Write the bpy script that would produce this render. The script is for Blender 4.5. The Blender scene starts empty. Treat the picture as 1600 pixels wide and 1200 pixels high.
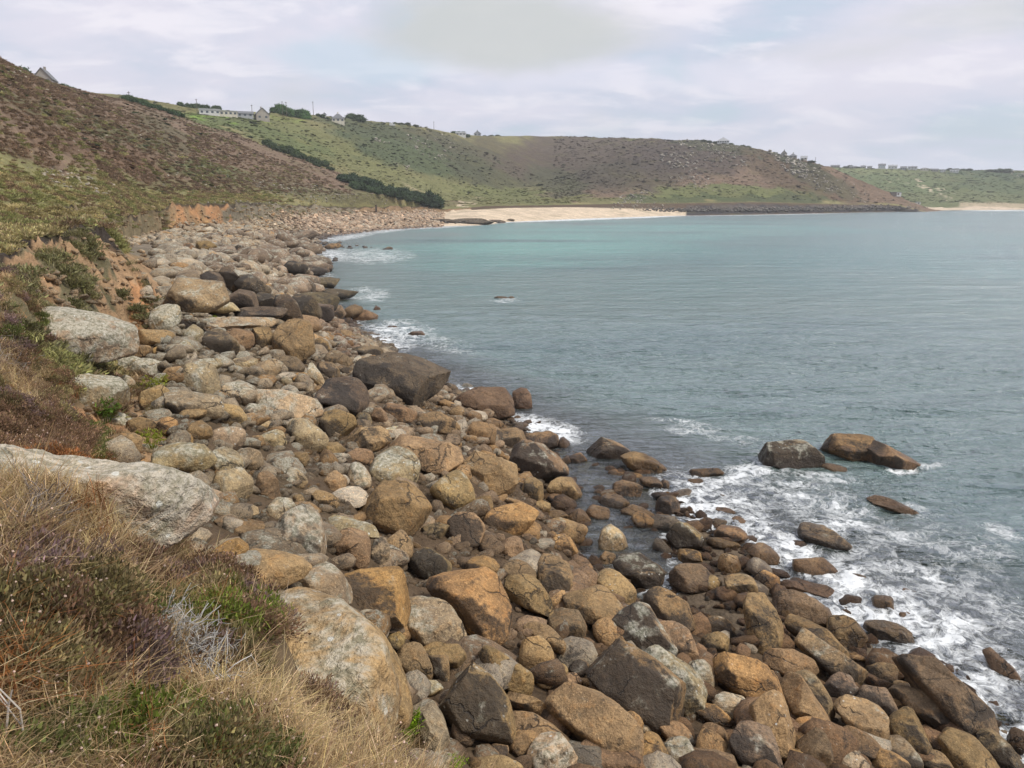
import bpy, math, random
import numpy as np
from mathutils import Vector, Matrix, Euler

R_ = math.radians
rng = np.random.default_rng(7)
random.seed(7)
SC = bpy.context.scene
COL = SC.collection

# ------------------------------------------------------------------ camera
CAM_H = 11.0
FPX = 1200.0                       # focal length in photograph pixels (1600 wide)
PITCH = math.atan(287.0 / 1200.0)
cam_d = bpy.data.cameras.new('camera')
cam_d.sensor_width = 36.0
cam_d.lens = 27.0
cam_d.clip_start = 0.05
cam_d.clip_end = 20000
cam = bpy.data.objects.new('camera', cam_d)
COL.objects.link(cam)
cam.location = (0, 0, CAM_H)
cam.rotation_euler = (math.pi / 2 - PITCH, 0, 0)
SC.camera = cam

cp, sp = math.cos(PITCH), math.sin(PITCH)


def pix_dir(x, y):
    a, b = x - 800.0, 600.0 - y
    v = Vector((a, FPX * cp + b * sp, -FPX * sp + b * cp))
    return v.normalized()


# ------------------------------------------------------------------ world
SUN_EL, SUN_AZ = R_(52), R_(112)    # azimuth measured from +Y towards +X
world = bpy.data.worlds.new('World')
SC.world = world
world.use_nodes = True
wt = world.node_tree
wt.nodes.clear()


def N(t, kind, **kw):
    n = t.nodes.new(kind)
    for k, v in kw.items():
        setattr(n, k, v)
    return n


def mixc(t, fac, a, b, mode='MIX'):
    n = N(t, 'ShaderNodeMix', data_type='RGBA', blend_type=mode)
    n.clamp_factor = True
    for sock, v in ((n.inputs[0], fac), (n.inputs[6], a), (n.inputs[7], b)):
        if isinstance(v, bpy.types.NodeSocket):
            t.links.new(v, sock)
        elif isinstance(v, (int, float)):
            sock.default_value = v
        else:
            sock.default_value = (*v[:3], 1)
    return n.outputs[2]


def math_(t, op, a, b=None, c=None, clamp=False):
    n = N(t, 'ShaderNodeMath', operation=op)
    n.use_clamp = clamp
    for i, v in enumerate((a, b, c)):
        if v is None:
            continue
        if isinstance(v, bpy.types.NodeSocket):
            t.links.new(v, n.inputs[i])
        else:
            n.inputs[i].default_value = v
    return n.outputs[0]


def noise_(t, vec, scale, detail=4, rough=0.55, dist=0.0, out=0):
    n = N(t, 'ShaderNodeTexNoise')
    n.inputs['Scale'].default_value = scale
    n.inputs['Detail'].default_value = detail
    n.inputs['Roughness'].default_value = rough
    n.inputs['Distortion'].default_value = dist
    if vec is not None:
        t.links.new(vec, n.inputs['Vector'])
    return n.outputs[out]


def ramp_(t, v, lo, hi, a=0.0, b=1.0):
    n = N(t, 'ShaderNodeMapRange', interpolation_type='SMOOTHSTEP')
    t.links.new(v, n.inputs[0])
    n.inputs[1].default_value = lo
    n.inputs[2].default_value = hi
    n.inputs[3].default_value = a
    n.inputs[4].default_value = b
    return n.outputs[0]


def vscale(t, vec, s):
    n = N(t, 'ShaderNodeVectorMath', operation='MULTIPLY')
    t.links.new(vec, n.inputs[0])
    n.inputs[1].default_value = s
    return n.outputs[0]


def build_world():
    t = wt
    tc = N(t, 'ShaderNodeTexCoord')
    d = tc.outputs['Generated']
    sky = N(t, 'ShaderNodeTexSky', sky_type='NISHITA')
    sky.sun_disc = False
    sky.sun_elevation = SUN_EL
    sky.sun_rotation = SUN_AZ
    sky.air_density = 1.2
    sky.dust_density = 2.5
    skyc = vscale(t, sky.outputs[0], (0.10, 0.10, 0.10))
    # direction flattened onto a cloud layer so that clouds spread towards the horizon
    sep = N(t, 'ShaderNodeSeparateXYZ')
    t.links.new(d, sep.inputs[0])
    zc = math_(t, 'ADD', math_(t, 'ABSOLUTE', sep.outputs[2]), 0.22)
    comb = N(t, 'ShaderNodeCombineXYZ')
    t.links.new(math_(t, 'DIVIDE', sep.outputs[0], zc), comb.inputs[0])
    t.links.new(math_(t, 'DIVIDE', sep.outputs[1], zc), comb.inputs[1])
    lay = comb.outputs[0]
    n1 = noise_(t, lay, 1.25, 6, 0.55, 0.4)
    off = N(t, 'ShaderNodeVectorMath', operation='ADD')
    t.links.new(lay, off.inputs[0])
    off.inputs[1].default_value = (7.3, 2.1, 4.0)
    n2 = noise_(t, off.outputs[0], 0.8, 5, 0.5, 0.3)
    n3 = noise_(t, vscale(t, off.outputs[0], (1.0, 1.5, 1.0)), 3.2, 6, 0.6, 0.4)
    # thin blue grey veil -> pale lilac white -> warm grey underside
    veil = mixc(t, ramp_(t, n1, 0.38, 0.62), (0.49, 0.54, 0.65), (0.64, 0.625, 0.71))
    veil = mixc(t, math_(t, 'MULTIPLY', ramp_(t, n3, 0.47, 0.66), 0.75), veil, (0.76, 0.735, 0.79))
    veil = mixc(t, math_(t, 'MULTIPLY', ramp_(t, n2, 0.54, 0.68), 0.75), veil, (0.53, 0.545, 0.56))
    # one broad warm grey cloud over the middle of the bay, with a blue rift to its left
    def blob(cx, cy, rx, ry, rot):
        mp = N(t, 'ShaderNodeMapping', vector_type='TEXTURE')
        dd = pix_dir(cx, cy)
        k = abs(dd.z) + .22
        mp.inputs['Location'].default_value = (dd.x / k, dd.y / k, 0)
        mp.inputs['Rotation'].default_value = (0, 0, R_(rot))
        mp.inputs['Scale'].default_value = (rx, ry, 1)
        nd = noise_(t, lay, 1.6, 5, .6, .0, out=1)
        ad = N(t, 'ShaderNodeVectorMath', operation='MULTIPLY_ADD')
        t.links.new(nd, ad.inputs[0]); ad.inputs[1].default_value = (.5, .5, 0)
        t.links.new(lay, ad.inputs[2])
        a2 = N(t, 'ShaderNodeVectorMath', operation='SUBTRACT')
        t.links.new(ad.outputs[0], a2.inputs[0]); a2.inputs[1].default_value = (.25, .25, 0)
        t.links.new(a2.outputs[0], mp.inputs['Vector'])
        ln = N(t, 'ShaderNodeVectorMath', operation='LENGTH')
        t.links.new(mp.outputs[0], ln.inputs[0])
        return ramp_(t, ln.outputs['Value'], 1.1, .45)
    veil = mixc(t, math_(t, 'MULTIPLY', blob(560, 100, .34, .22, 0), .65), veil, (.47, .58, .68))
    veil = mixc(t, math_(t, 'MULTIPLY', blob(1000, 120, .7, .2, 0), .6), veil, (.66, .66, .75))
    veil = mixc(t, math_(t, 'MULTIPLY', blob(790, 45, .44, .34, 0), .9), veil, (.50, .52, .515))
    hor = ramp_(t, sep.outputs[2], 0.0, 0.20, 1.0, 0.0)
    veil = mixc(t, math_(t, 'MULTIPLY', hor, 0.45), veil, (0.545, 0.58, 0.67))
    # patches of clear sky showing through
    clear = mixc(t, 0.35, (0.50, 0.64, 0.74), skyc)
    gap = math_(t, 'MULTIPLY', ramp_(t, n1, 0.46, 0.34), 0.55)
    allc = mixc(t, gap, veil, clear)
    bg = N(t, 'ShaderNodeBackground')
    t.links.new(allc, bg.inputs[0])
    bg.inputs[1].default_value = 0.64
    out = N(t, 'ShaderNodeOutputWorld')
    t.links.new(bg.outputs[0], out.inputs[0])


build_world()

sun_d = bpy.data.lights.new('sun', 'SUN')
sun_d.energy = 1.5
sun_d.angle = R_(10)
sun_d.color = (1.0, 0.93, 0.82)
sun = bpy.data.objects.new('sun', sun_d)
COL.objects.link(sun)
sdir = Vector((math.sin(SUN_AZ) * math.cos(SUN_EL), math.cos(SUN_AZ) * math.cos(SUN_EL), math.sin(SUN_EL)))
sun.rotation_euler = sdir.to_track_quat('Z', 'Y').to_euler()

SC.view_settings.view_transform = 'Standard'
SC.view_settings.look = 'None'
SC.view_settings.gamma = 1
SC.view_settings.exposure = 1.0
SC.view_settings.use_curve_mapping = False
SC.cycles.max_bounces = 6
SC.cycles.diffuse_bounces = 3
SC.cycles.transparent_max_bounces = 12
SC.cycles.use_denoising = True

# ------------------------------------------------------------------ numbers
_perm = rng.permutation(256)
_perm = np.concatenate([_perm, _perm, _perm])
_g = rng.normal(size=(256, 3))
_g /= np.linalg.norm(_g, axis=1)[:, None]


def perlin(p):
    p = np.asarray(p, float)
    i = np.floor(p).astype(int)
    f = p - i
    u = f * f * f * (f * (f * 6 - 15) + 10)
    i &= 255
    res = 0
    for dx in (0, 1):
        wx = u[:, 0] if dx else 1 - u[:, 0]
        for dy in (0, 1):
            wy = u[:, 1] if dy else 1 - u[:, 1]
            for dz in (0, 1):
                wz = u[:, 2] if dz else 1 - u[:, 2]
                h = _perm[_perm[_perm[i[:, 0] + dx] + i[:, 1] + dy] + i[:, 2] + dz]
                g = _g[h]
                dot = g[:, 0] * (f[:, 0] - dx) + g[:, 1] * (f[:, 1] - dy) + g[:, 2] * (f[:, 2] - dz)
                res = res + wx * wy * wz * dot
    return res * 1.6


def fbm(p, octaves=4, rough=0.5):
    s, a, tot = 0, 1.0, 0
    p = np.array(p, float)
    for k in range(octaves):
        s = s + a * perlin(p + 17.3 * k)
        tot += a
        a *= rough
        p = p * 2.03
    return s / tot


def at_z(x, y, z):
    d = pix_dir(x, y)
    t = (z - CAM_H) / d.z
    return math.hypot(d.x, d.y) * t, math.atan2(d.x, d.y)


def at_r(x, y, r):
    d = pix_dir(x, y)
    return CAM_H + d.z * r / math.hypot(d.x, d.y), math.atan2(d.x, d.y)


def project(P):
    """world points (n,3) -> photograph pixels"""
    X, Y, Z = P[:, 0], P[:, 1], P[:, 2] - CAM_H
    dep = Y * cp - Z * sp
    up = Y * sp + Z * cp
    dep = np.where(np.abs(dep) < 1e-3, 1e-3, dep)
    px = 800 + FPX * X / dep
    py = 600 - FPX * up / dep
    bad = dep < 0.05
    return np.where(bad, -1e5, px), np.where(bad, -1e5, py)


def mesh_obj(name, verts, faces, mat=None, parent=None, smooth=True, link=True):
    me = bpy.data.meshes.new(name)
    verts = np.asarray(verts, np.float32)
    if isinstance(faces, np.ndarray):
        n, k = faces.shape
        me.vertices.add(len(verts))
        me.vertices.foreach_set('co', verts.ravel())
        me.loops.add(n * k)
        me.polygons.add(n)
        me.polygons.foreach_set('loop_start', np.arange(0, n * k, k, dtype=np.int32))
        me.loops.foreach_set('vertex_index', faces.astype(np.int32).ravel())
        me.update(calc_edges=True)
    else:
        me.from_pydata(verts.tolist(), [], faces)
    if smooth and len(me.polygons):
        me.polygons.foreach_set('use_smooth', np.ones(len(me.polygons), bool))
    if mat:
        me.materials.append(mat)
    o = bpy.data.objects.new(name, me)
    if link:
        COL.objects.link(o)
    if parent:
        o.parent = parent
    return o


def col_attr(me, arr, name='Col'):
    a = me.attributes.new(name, 'FLOAT_COLOR', 'POINT')
    arr = np.asarray(arr, np.float32)
    if arr.shape[1] == 3:
        arr = np.concatenate([arr, np.ones((len(arr), 1), np.float32)], 1)
    a.data.foreach_set('color', arr.ravel())


def flt_attr(me, arr, name):
    a = me.attributes.new(name, 'FLOAT', 'POINT')
    a.data.foreach_set('value', np.asarray(arr, np.float32).ravel())


def tag(o, label=None, cat=None, group=None, kind=None):
    if label:
        o['label'] = label
    if cat:
        o['category'] = cat
    if group:
        o['group'] = group
    if kind:
        o['kind'] = kind
    return o
# ------------------------------------------------------------------ terrain: feature lines round the bay
# each line is a list of measured points; Z = height known, R = distance known, A = azimuth (deg), distance, height
def Z(x, y, z):
    r, a = at_z(x, y, z)
    return (a, r, z)


def Rr(x, y, r):
    z, a = at_r(x, y, r)
    return (a, r, z)


def A(az, r, z):
    return (R_(az), r, z)


LN = {}
LN['U'] = [A(-100, .3, 9.4), A(100, .3, 9.4)]
LN['A'] = [A(-100, 2.2, 9.4), A(-38, 2.2, 9.25), A(-26, 2.4, 8.9), A(-15, 2.5, 8.6), A(-8, 2.4, 8.6), A(0, 2.0, 8.8), A(40, 2, 8.8), A(100, 2, 9)]
LN['A2'] = [A(-100, 4.2, 9.3), Rr(-100, 760, 4.4), Rr(0, 768, 4.4), Rr(70, 778, 4.4), Rr(140, 808, 4.4), Rr(180, 850, 4.3), Rr(205, 905, 4.1), Rr(270, 945, 3.9), Rr(340, 945, 3.9), Rr(400, 968, 3.9), Rr(440, 990, 3.9), Rr(462, 1040, 3.9), Rr(490, 1112, 3.8), Rr(560, 1172, 3.6), Rr(600, 1215, 3.5),
           A(0, 2.5, 8.4), A(40, 2.4, 8.4), A(100, 3, 8.8)]
LN['B'] = [A(-100, 6, 9.2), Rr(0, 790, 5.9), Rr(100, 810, 6.0), Rr(180, 840, 6.0), Rr(260, 900, 5.6), Rr(330, 905, 5.5), Rr(400, 975, 5.0), Rr(440, 1005, 4.9), Rr(466, 1075, 4.7), Rr(495, 1140, 4.5), Rr(560, 1200, 4.3), Rr(600, 1260, 4.2),
           A(0, 3.2, 7.8), A(20, 3, 7.8), A(40, 3, 7.8), A(100, 3, 8.5)]
LN['C'] = [A(-100, 9, 9.0), Rr(0, 700, 9.5), Rr(100, 690, 11), Z(170, 700, 6.5), Z(240, 770, 6.3), Z(330, 895, 6.2), Z(480, 965, 5.6), Z(560, 1010, 5.0), Z(640, 1190, 4.0),
           A(0, 7, 3.9), A(20, 7.5, 3.5), A(40, 8, 3), A(100, 9, 2.5)]
LN['D'] = [A(-100, 16, 9.2), Rr(0, 520, 16), Rr(100, 570, 20), Rr(160, 585, 24), Rr(200, 545, 29), Rr(240, 530, 31), Rr(270, 500, 34),
           A(-20, 37, 4.9), A(-15, 31, 4.0), A(-8, 25, 3.2), A(0, 19, 2.6), A(6, 16.5, 1.9), A(12, 14, 2.0), A(20, 12.5, 2.2), A(38, 11, 1.8), A(100, 14, 1.2)]
LN['E'] = [A(-100, 27, 10), Rr(0, 400, 27), Rr(60, 364, 33), Rr(130, 352, 38), Rr(165, 358, 40), Rr(185, 388, 40), Rr(215, 425, 39.5), Rr(245, 465, 38.5), Rr(275, 492, 38),
           A(-21, 62, 5.0), A(-17.5, 58, 4.2), A(-15, 48, 3.0), A(-8, 40, 1.6), A(-3, 33, 1.2), A(2.5, 25.5, .3), A(6, 24.0, -.45), A(9, 22.0, -.45), A(13, 20, .0),
           A(18, 18, .4), A(25, 16, .7), A(38, 13.3, .7), A(100, 18, .5)]
LN['S1'] = [A(-17, 118, 2.6), A(-15.6, 118, .9), A(-14.9, 116, .05), A(-14.2, 95, 0), A(-13.3, 76, 0), A(-11, 62, 0), A(-8.7, 54.5, 0), A(-4.4, 44.5, 0), A(0, 37.6, 0),
            A(5, 32.6, -.15), A(12, 29, -.1), A(14, 26.6, 0), A(20, 22.8, 0), A(26.2, 20, 0), A(29.4, 19, 0), A(33.6, 18.4, 0), A(37.8, 16.8, 0), A(100, 24, 0)]
LN['S2'] = [A(-17, 145, 2.6), A(-15.5, 150, .7), A(-14.6, 150, -.2), A(-13.3, 110, -1.0), A(-10, 85, -2), A(-4, 66, -2.4), A(5, 50, -2.2), A(20, 38, -1.8), A(38, 30, -1.8), A(100, 50, -3)]
LN['S3'] = [A(-17, 200, 2.4), A(-15.5, 205, .6), A(-14.6, 205, -.2), A(-13, 230, -.8), A(-10, 270, -1.3), A(-5, 310, -1.8), A(0, 370, -2), A(12, 520, -2), A(22, 650, -2.5), A(28, 700, -4), A(100, 700, -6)]
LN['S4'] = [A(-17, 245, 2.4), A(-15.6, 250, .6), A(-14.7, 250, 0), A(-9.3, 318, 0), A(-5.5, 343, 0), Z(750, 352, 0), Z(790, 347, 0), Z(900, 342, 0), Z(1060, 337, 0), Z(1180, 335.5, 0), Z(1300, 333, 0), Z(1400, 330.5, 0),
            A(27.5, 840, -1.0), A(29, 800, -4), A(100, 760, -6)]
LN['F'] = [A(-100, 45, 12), Rr(0, 345, 45), Rr(100, 345, 60), Rr(150, 348, 80), Rr(175, 370, 96), Z(200, 380, 5.7), Z(230, 368, 5.6), Z(260, 362, 5.6), Z(330, 354, 5.5), Rr(400, 346, 240), Rr(480, 339, 300),
           Rr(560, 335, 380), Rr(690, 333, 450), Rr(740, 329.5, 455), Rr(800, 326, 490), Rr(900, 325, 545), Rr(1000, 329, 600), Rr(1060, 331, 640), Rr(1180, 329, 690), Rr(1300, 328.5, 765), Rr(1400, 325.5, 870),
           A(27.7, 870, -1), A(29, 820, -4), A(100, 790, -6)]
LN['G'] = [A(-100, 60, 14), Rr(0, 325, 60), Rr(100, 330, 85), Rr(165, 335, 100), Rr(190, 338, 108), Rr(250, 331, 150), Rr(262, 321, 163), Rr(350, 318, 200), Rr(400, 317, 250), Rr(470, 322, 315),
           Rr(560, 325, 396), Rr(650, 323, 456), Rr(700, 328, 462), Rr(760, 322, 490), Rr(900, 320, 575), Rr(1000, 318, 625), Rr(1060, 318, 665), Rr(1180, 316, 715), Rr(1300, 319, 785), Rr(1400, 320.5, 880),
           A(27.8, 880, -1), A(29.2, 840, -4), A(100, 810, -6)]
LN['H'] = [A(-100, 110, 26), Rr(0, 262, 100), Rr(150, 282, 150), Rr(250, 302, 195), Rr(400, 302, 290), Rr(500, 304, 350), Rr(600, 303, 425), Rr(690, 322, 480), Rr(760, 318, 515), Rr(900, 316, 600),
           Rr(1000, 306, 660), Rr(1180, 305, 745), Rr(1300, 312, 800), Rr(1400, 318, 885), A(27.9, 890, -1), A(29.4, 860, -4), A(100, 830, -6)]
LN['I'] = [A(-100, 480, 105), Rr(-200, 90, 470), Rr(0, 119, 470), Rr(70, 136, 450), Rr(200, 157, 450), Rr(290, 184, 440), Rr(360, 210, 432), Rr(440, 240, 432), Rr(520, 270, 435), Rr(600, 292, 455),
           Rr(690, 316, 500), Rr(800, 314, 560), Rr(900, 308, 640), Rr(1000, 285, 700), Rr(1180, 285, 780), Rr(1300, 300, 812), Rr(1400, 314, 890), A(28, 900, -1), A(29.6, 880, -4), A(100, 850, -6)]
LN['J'] = [A(-100, 520, 98), Rr(-200, 105, 530), Rr(0, 130, 510), Rr(70, 155, 500), Rr(200, 168, 485), Rr(290, 186, 468), Rr(360, 210, 462), Rr(440, 239, 462), Rr(520, 269, 465), Rr(600, 291, 480),
           Rr(690, 315, 515), Rr(800, 310, 580), Rr(900, 296, 680), Rr(1000, 265, 750), Rr(1180, 268, 815), Rr(1300, 290, 822), Rr(1400, 311, 895), A(28.1, 910, -1), A(29.8, 900, -4), A(100, 870, -6)]
LN['K'] = [A(-100, 600, 100), Rr(-200, 115, 600), Rr(0, 138, 580), Rr(200, 162, 560), Rr(290, 183, 515), Rr(400, 203, 540), Rr(500, 236, 540), Rr(600, 270, 545), Rr(700, 298, 575), Rr(780, 303, 640), Rr(840, 290, 740),
           Rr(900, 270, 770), Rr(1000, 240, 840), Rr(1180, 245, 870), Rr(1300, 272, 835), Rr(1400, 308, 900), A(28.2, 920, -1), A(30, 920, -4), A(100, 890, -6)]
LN['L'] = [A(-100, 700, 110), Rr(-200, 120, 700), Rr(0, 140, 680), Rr(150, 152, 640), Rr(200, 155, 620), Rr(300, 176, 590), Rr(350, 178, 600), Rr(420, 181, 620), Rr(500, 181, 650), Rr(560, 186, 700), Rr(650, 196, 740),
           Rr(700, 207, 770), Rr(740, 212, 830), Rr(850, 210, 950), Rr(950, 213, 980), Rr(1080, 217, 980), Rr(1130, 221, 960), Rr(1190, 232, 930), Rr(1250, 247, 895), Rr(1300, 260, 870), Rr(1340, 278, 860),
           Rr(1400, 304, 905), Rr(1440, 321, 925), A(28.6, 940, -1), A(30, 940, -4), A(100, 910, -6)]
LN['M'] = [A(-100, 900, 90), Rr(0, 150, 850), Rr(300, 190, 800), Rr(700, 220, 950), Rr(950, 225, 1100), Rr(1200, 250, 1080), Rr(1300, 300, 1020), Rr(1400, 326, 1000), Z(1440, 328.8, 0), Z(1600, 327.6, 0), A(45, 1350, 0), A(70, 2200, -5), A(100, 2200, -6)]
LN['N'] = [A(-100, 1000, 90), Rr(0, 160, 950), Rr(300, 195, 900), Rr(700, 225, 1050), Rr(950, 230, 1150), Rr(1200, 255, 1150), Rr(1300, 305, 1080), Rr(1400, 323, 1060), Rr(1480, 323, 1100), Rr(1600, 323.5, 1180), A(45, 1450, 3), A(70, 2300, -5), A(100, 2300, -6)]
LN['O'] = [A(-100, 1200, 90), Rr(0, 170, 1100), Rr(300, 200, 1050), Rr(700, 230, 1200), Rr(950, 235, 1250), Rr(1200, 260, 1250), Rr(1300, 290, 1220), Rr(1400, 300, 1230), Rr(1500, 299, 1260), Rr(1600, 303, 1320), A(45, 1600, 14), A(70, 2400, -5), A(100, 2400, -6)]
LN['P'] = [A(-100, 1500, 95), Rr(0, 170, 1400), Rr(300, 200, 1400), Rr(700, 225, 1500), Rr(950, 228, 1500), Rr(1200, 253, 1450), Rr(1300, 258, 1450), Rr(1350, 260, 1450), Rr(1500, 262, 1500), Rr(1600, 264, 1520), Rr(1800, 275, 1600), A(50, 1800, 30), A(70, 2500, -5), A(100, 2500, -6)]
LN['Q'] = [A(-100, 1900, 80), A(0, 1900, 60), A(33, 1900, 58), A(50, 2100, 20), A(70, 2600, -5), A(100, 2600, -6)]
KEYS = ['U', 'A', 'A2', 'B', 'C', 'D', 'E', 'S1', 'S2', 'S3', 'S4', 'F', 'G', 'H', 'I', 'J', 'K', 'L', 'M', 'N', 'O', 'P', 'Q']
IX = {k: i for i, k in enumerate(KEYS)}
SUBD = dict(U=4, A=26, A2=26, B=44, C=46, D=34, E=26, S1=10, S2=6, S3=8, S4=20, F=14, G=26, H=64, I=8, J=30, K=60, L=4, M=4, N=18, O=26, P=3)

az_in = np.arange(-44, 44.001, 0.15)
az_all = np.radians(np.concatenate([np.arange(-100, -44, 2.0), az_in, np.arange(45, 100.1, 2.5)]))
NA = len(az_all)
KR = np.zeros((NA, len(KEYS)))
KZ = np.zeros((NA, len(KEYS)))
for k in KEYS:
    pts = sorted(LN[k])
    a = np.array([p[0] for p in pts])
    KR[:, IX[k]] = np.interp(az_all, a, np.log([p[1] for p in pts]))
    KZ[:, IX[k]] = np.interp(az_all, a, [p[2] for p in pts])
# west of the water the shore lines run over dry land between E and F
w = np.clip((np.degrees(az_all) + 18.5) / 1.5, 0, 1)
for n_, k in enumerate(('S1', 'S2', 'S3', 'S4')):
    fr = (n_ + 1) / 5
    rr = KR[:, IX['E']] * (1 - fr) + KR[:, IX['F']] * fr
    zz = KZ[:, IX['E']] * (1 - fr) + KZ[:, IX['F']] * fr
    if True:
        zz = zz - 0.25 * np.exp(-((np.degrees(az_all) + 22) / 2) ** 2)
    KR[:, IX[k]] = KR[:, IX[k]] * w + rr * (1 - w)
    KZ[:, IX[k]] = KZ[:, IX[k]] * w + zz * (1 - w)
ker = np.exp(-0.5 * (np.arange(-5, 6) / 2.0) ** 2)
ker /= ker.sum()
for M_ in (KR, KZ):
    for j in range(M_.shape[1]):
        pad = np.concatenate([np.full(5, M_[0, j]), M_[:, j], np.full(5, M_[-1, j])])
        sm = np.convolve(pad, ker, 'valid')
        M_[28:-23, j] = sm[28:-23]
for j in range(1, len(KEYS)):
    KR[:, j] = np.maximum(KR[:, j], KR[:, j - 1] + 0.004)

cols_r, cols_z, vpar = [], [], []
for j in range(len(KEYS) - 1):
    n = SUBD[KEYS[j]]
    for s in range(n):
        f = s / n
        cols_r.append(KR[:, j] * (1 - f) + KR[:, j + 1] * f)
        cols_z.append(KZ[:, j] * (1 - f) + KZ[:, j + 1] * f)
        vpar.append(j + f)
cols_r.append(KR[:, -1]); cols_z.append(KZ[:, -1]); vpar.append(len(KEYS) - 1)
TR = np.exp(np.array(cols_r).T)
TZ = np.array(cols_z).T
VP = np.array(vpar)
# smooth the hills
j0 = int(np.argmax(VP >= IX['G'] + .5))
for _ in range(14):
    mid = TZ[:, j0 + 1:-1] * .5 + TZ[:, j0:-2] * .25 + TZ[:, j0 + 2:] * .25
    TZ[:, j0 + 1:-1] = mid
AZ = az_all[:, None] + 0 * TR
TX, TY = TR * np.sin(AZ), TR * np.cos(AZ)
flat = np.stack([TX.ravel(), TY.ravel(), np.zeros(TX.size)], 1)
VP = np.where(VP > 1, np.where(VP < 3, 1 + (VP - 1) / 2, VP - 1), VP)
IX = {k: (i if i < 2 else i - 1) for k, i in IX.items()}
VPP = np.broadcast_to(VP, TR.shape).ravel()
rr = TR.ravel()
zz = TZ.ravel()


def band(v, a, b, s=.3):
    return np.clip((v - a) / s + .5, 0, 1) * np.clip((b - v) / s + .5, 0, 1)


azd = np.degrees(AZ.ravel())
cliff1 = band(VPP, 4, 5, .2) * np.clip((-23.5 - azd) / 2, 0, 1)
cliff2 = band(VPP, 10, 11, .3) * (azd < -3)
bluff = band(VPP, 2, 3, .2) * np.clip((2 - azd) / 8, 0, 1)
hill = np.clip((VPP - 11.6) / 1.0, 0, 1)
nz = np.zeros(len(rr))
nz += fbm(flat * 1.3, 3) * (0.10 + .16 * (VPP < 4) * (azd < -8)) * (rr < 60)
nz += fbm(flat * .35, 3) * 0.22 * np.clip((rr - 6) / 20, 0, 1) * (1 - hill)
nz += fbm(flat * np.array([.8, .8, 1]) + 5, 4, .6) * (cliff1 * 1.3 + bluff * .3)
nz += fbm(flat * .12 + 9, 4, .6) * cliff2 * 3.0 + np.abs(fbm(flat * .3 + 19, 4, .6)) * cliff2 * 1.6
crest = np.clip(np.abs(VPP - IX['I']) / 1.2, .12, 1) * np.clip(np.abs(VPP - IX['L']) / 1.0, .3, 1)
nz += fbm(flat * .022 + 3, 5, .55) * hill * crest * 4.0 * np.clip((rr - 90) / 200, 0.1, 1)
nz += (np.abs(fbm(flat * .05 + 30, 4, .6)) - .2) * hill * crest * 1.8 * np.clip((rr - 90) / 200, 0.1, 1)
head = band(VPP, 13, 16, 1) * (azd > 6) * (azd < 27)
nz += (np.abs(fbm(flat * .03 + 60, 5, .65)) - .2) * head * 9
shelf = band(VPP, 9.2, 10.8, .4) * (azd > 12) * (azd < 27.3)
nz += np.abs(fbm(flat * .06 + 90, 4, .7)) * shelf * 6
zz = zz + nz * np.where(zz < -1, .5, 1)
TZ = zz.reshape(TR.shape)
LR = np.log(TR)


def ground(X, Y):
    X, Y = np.atleast_1d(X).astype(float), np.atleast_1d(Y).astype(float)
    az = np.arctan2(X, Y)
    lr = np.log(np.maximum(np.hypot(X, Y), .31))
    fi = np.interp(az, az_all, np.arange(NA))
    i0 = np.clip(fi.astype(int), 0, NA - 2)
    t = fi - i0
    out = np.empty(len(X))
    for n in range(len(X)):
        i = i0[n]
        out[n] = np.interp(lr[n], LR[i], TZ[i]) * (1 - t[n]) + np.interp(lr[n], LR[i + 1], TZ[i + 1]) * t[n]
    return out


def vparam(X, Y):
    az = np.arctan2(X, Y)
    lr = np.log(np.maximum(np.hypot(X, Y), .31))
    ii = np.clip(np.rint(np.interp(az, az_all, np.arange(NA))).astype(int), 0, NA - 1)
    return np.array([np.interp(lr[n], LR[ii[n]], VP) for n in range(len(az))])


_vis = None


def hit(px, py, rmin=2.0, lift=0.0, floor=-99.0):
    """first place where the sight line through a pixel meets the ground"""
    d = pix_dir(px, py)
    h = math.hypot(d.x, d.y)
    az = math.atan2(d.x, d.y)
    fi = float(np.interp(az, az_all, np.arange(NA)))
    i = int(round(fi))
    rs = np.exp(np.linspace(math.log(rmin), math.log(2000), 1600))
    gz = np.maximum(np.interp(np.log(rs), LR[i], TZ[i]), floor) + lift
    lz = CAM_H + d.z / h * rs
    k = np.nonzero(lz <= gz)[0]
    if len(k) == 0:
        return None
    r = rs[k[0]]
    return Vector((r * math.sin(az), r * math.cos(az), float(gz[k[0]]) - lift)), r


# ------------------------------------------------------------------ ground colours (where each cover grows)
PXv, PYv = project(np.stack([TX.ravel(), TY.ravel(), TZ.ravel()], 1))
wn = fbm(flat * .045 + 11, 4)
wn2 = fbm(flat * .045 + 51, 4)
near_w = fbm(flat * .5 + 21, 4)
PXw = PXv + wn * 42
PYw = PYv + wn2 * 16
C_ = np.zeros((len(rr), 3))
HEATHER = np.array((.18, .127, .088)); PURP = np.array((.125, .082, .072)); GREEN = np.array((.11, .13, .052)); DKGR = np.array((.072, .092, .046))
TAN = np.array((.28, .23, .12)); OLIVE = np.array((.21, .195, .09)); SOIL = np.array((.34, .22, .125)); ORANGE = np.array((.42, .225, .11)); SAND = np.array((.60, .49, .36))
GRAVEL = np.array((.10, .07, .045)); PEAT = np.array((.045, .035, .028)); ROCKC = np.array((.24, .21, .18)); DROCK = np.array((.05, .047, .048)); BRIGHT = np.array((.16, .24, .05)); SEABED = np.array((.14, .12, .085))


def paint(mask, c, k=1.0):
    global C_
    m = (np.clip(mask, 0, 1) * k)[:, None]
    C_ = C_ * (1 - m) + np.asarray(c) * m


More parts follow.
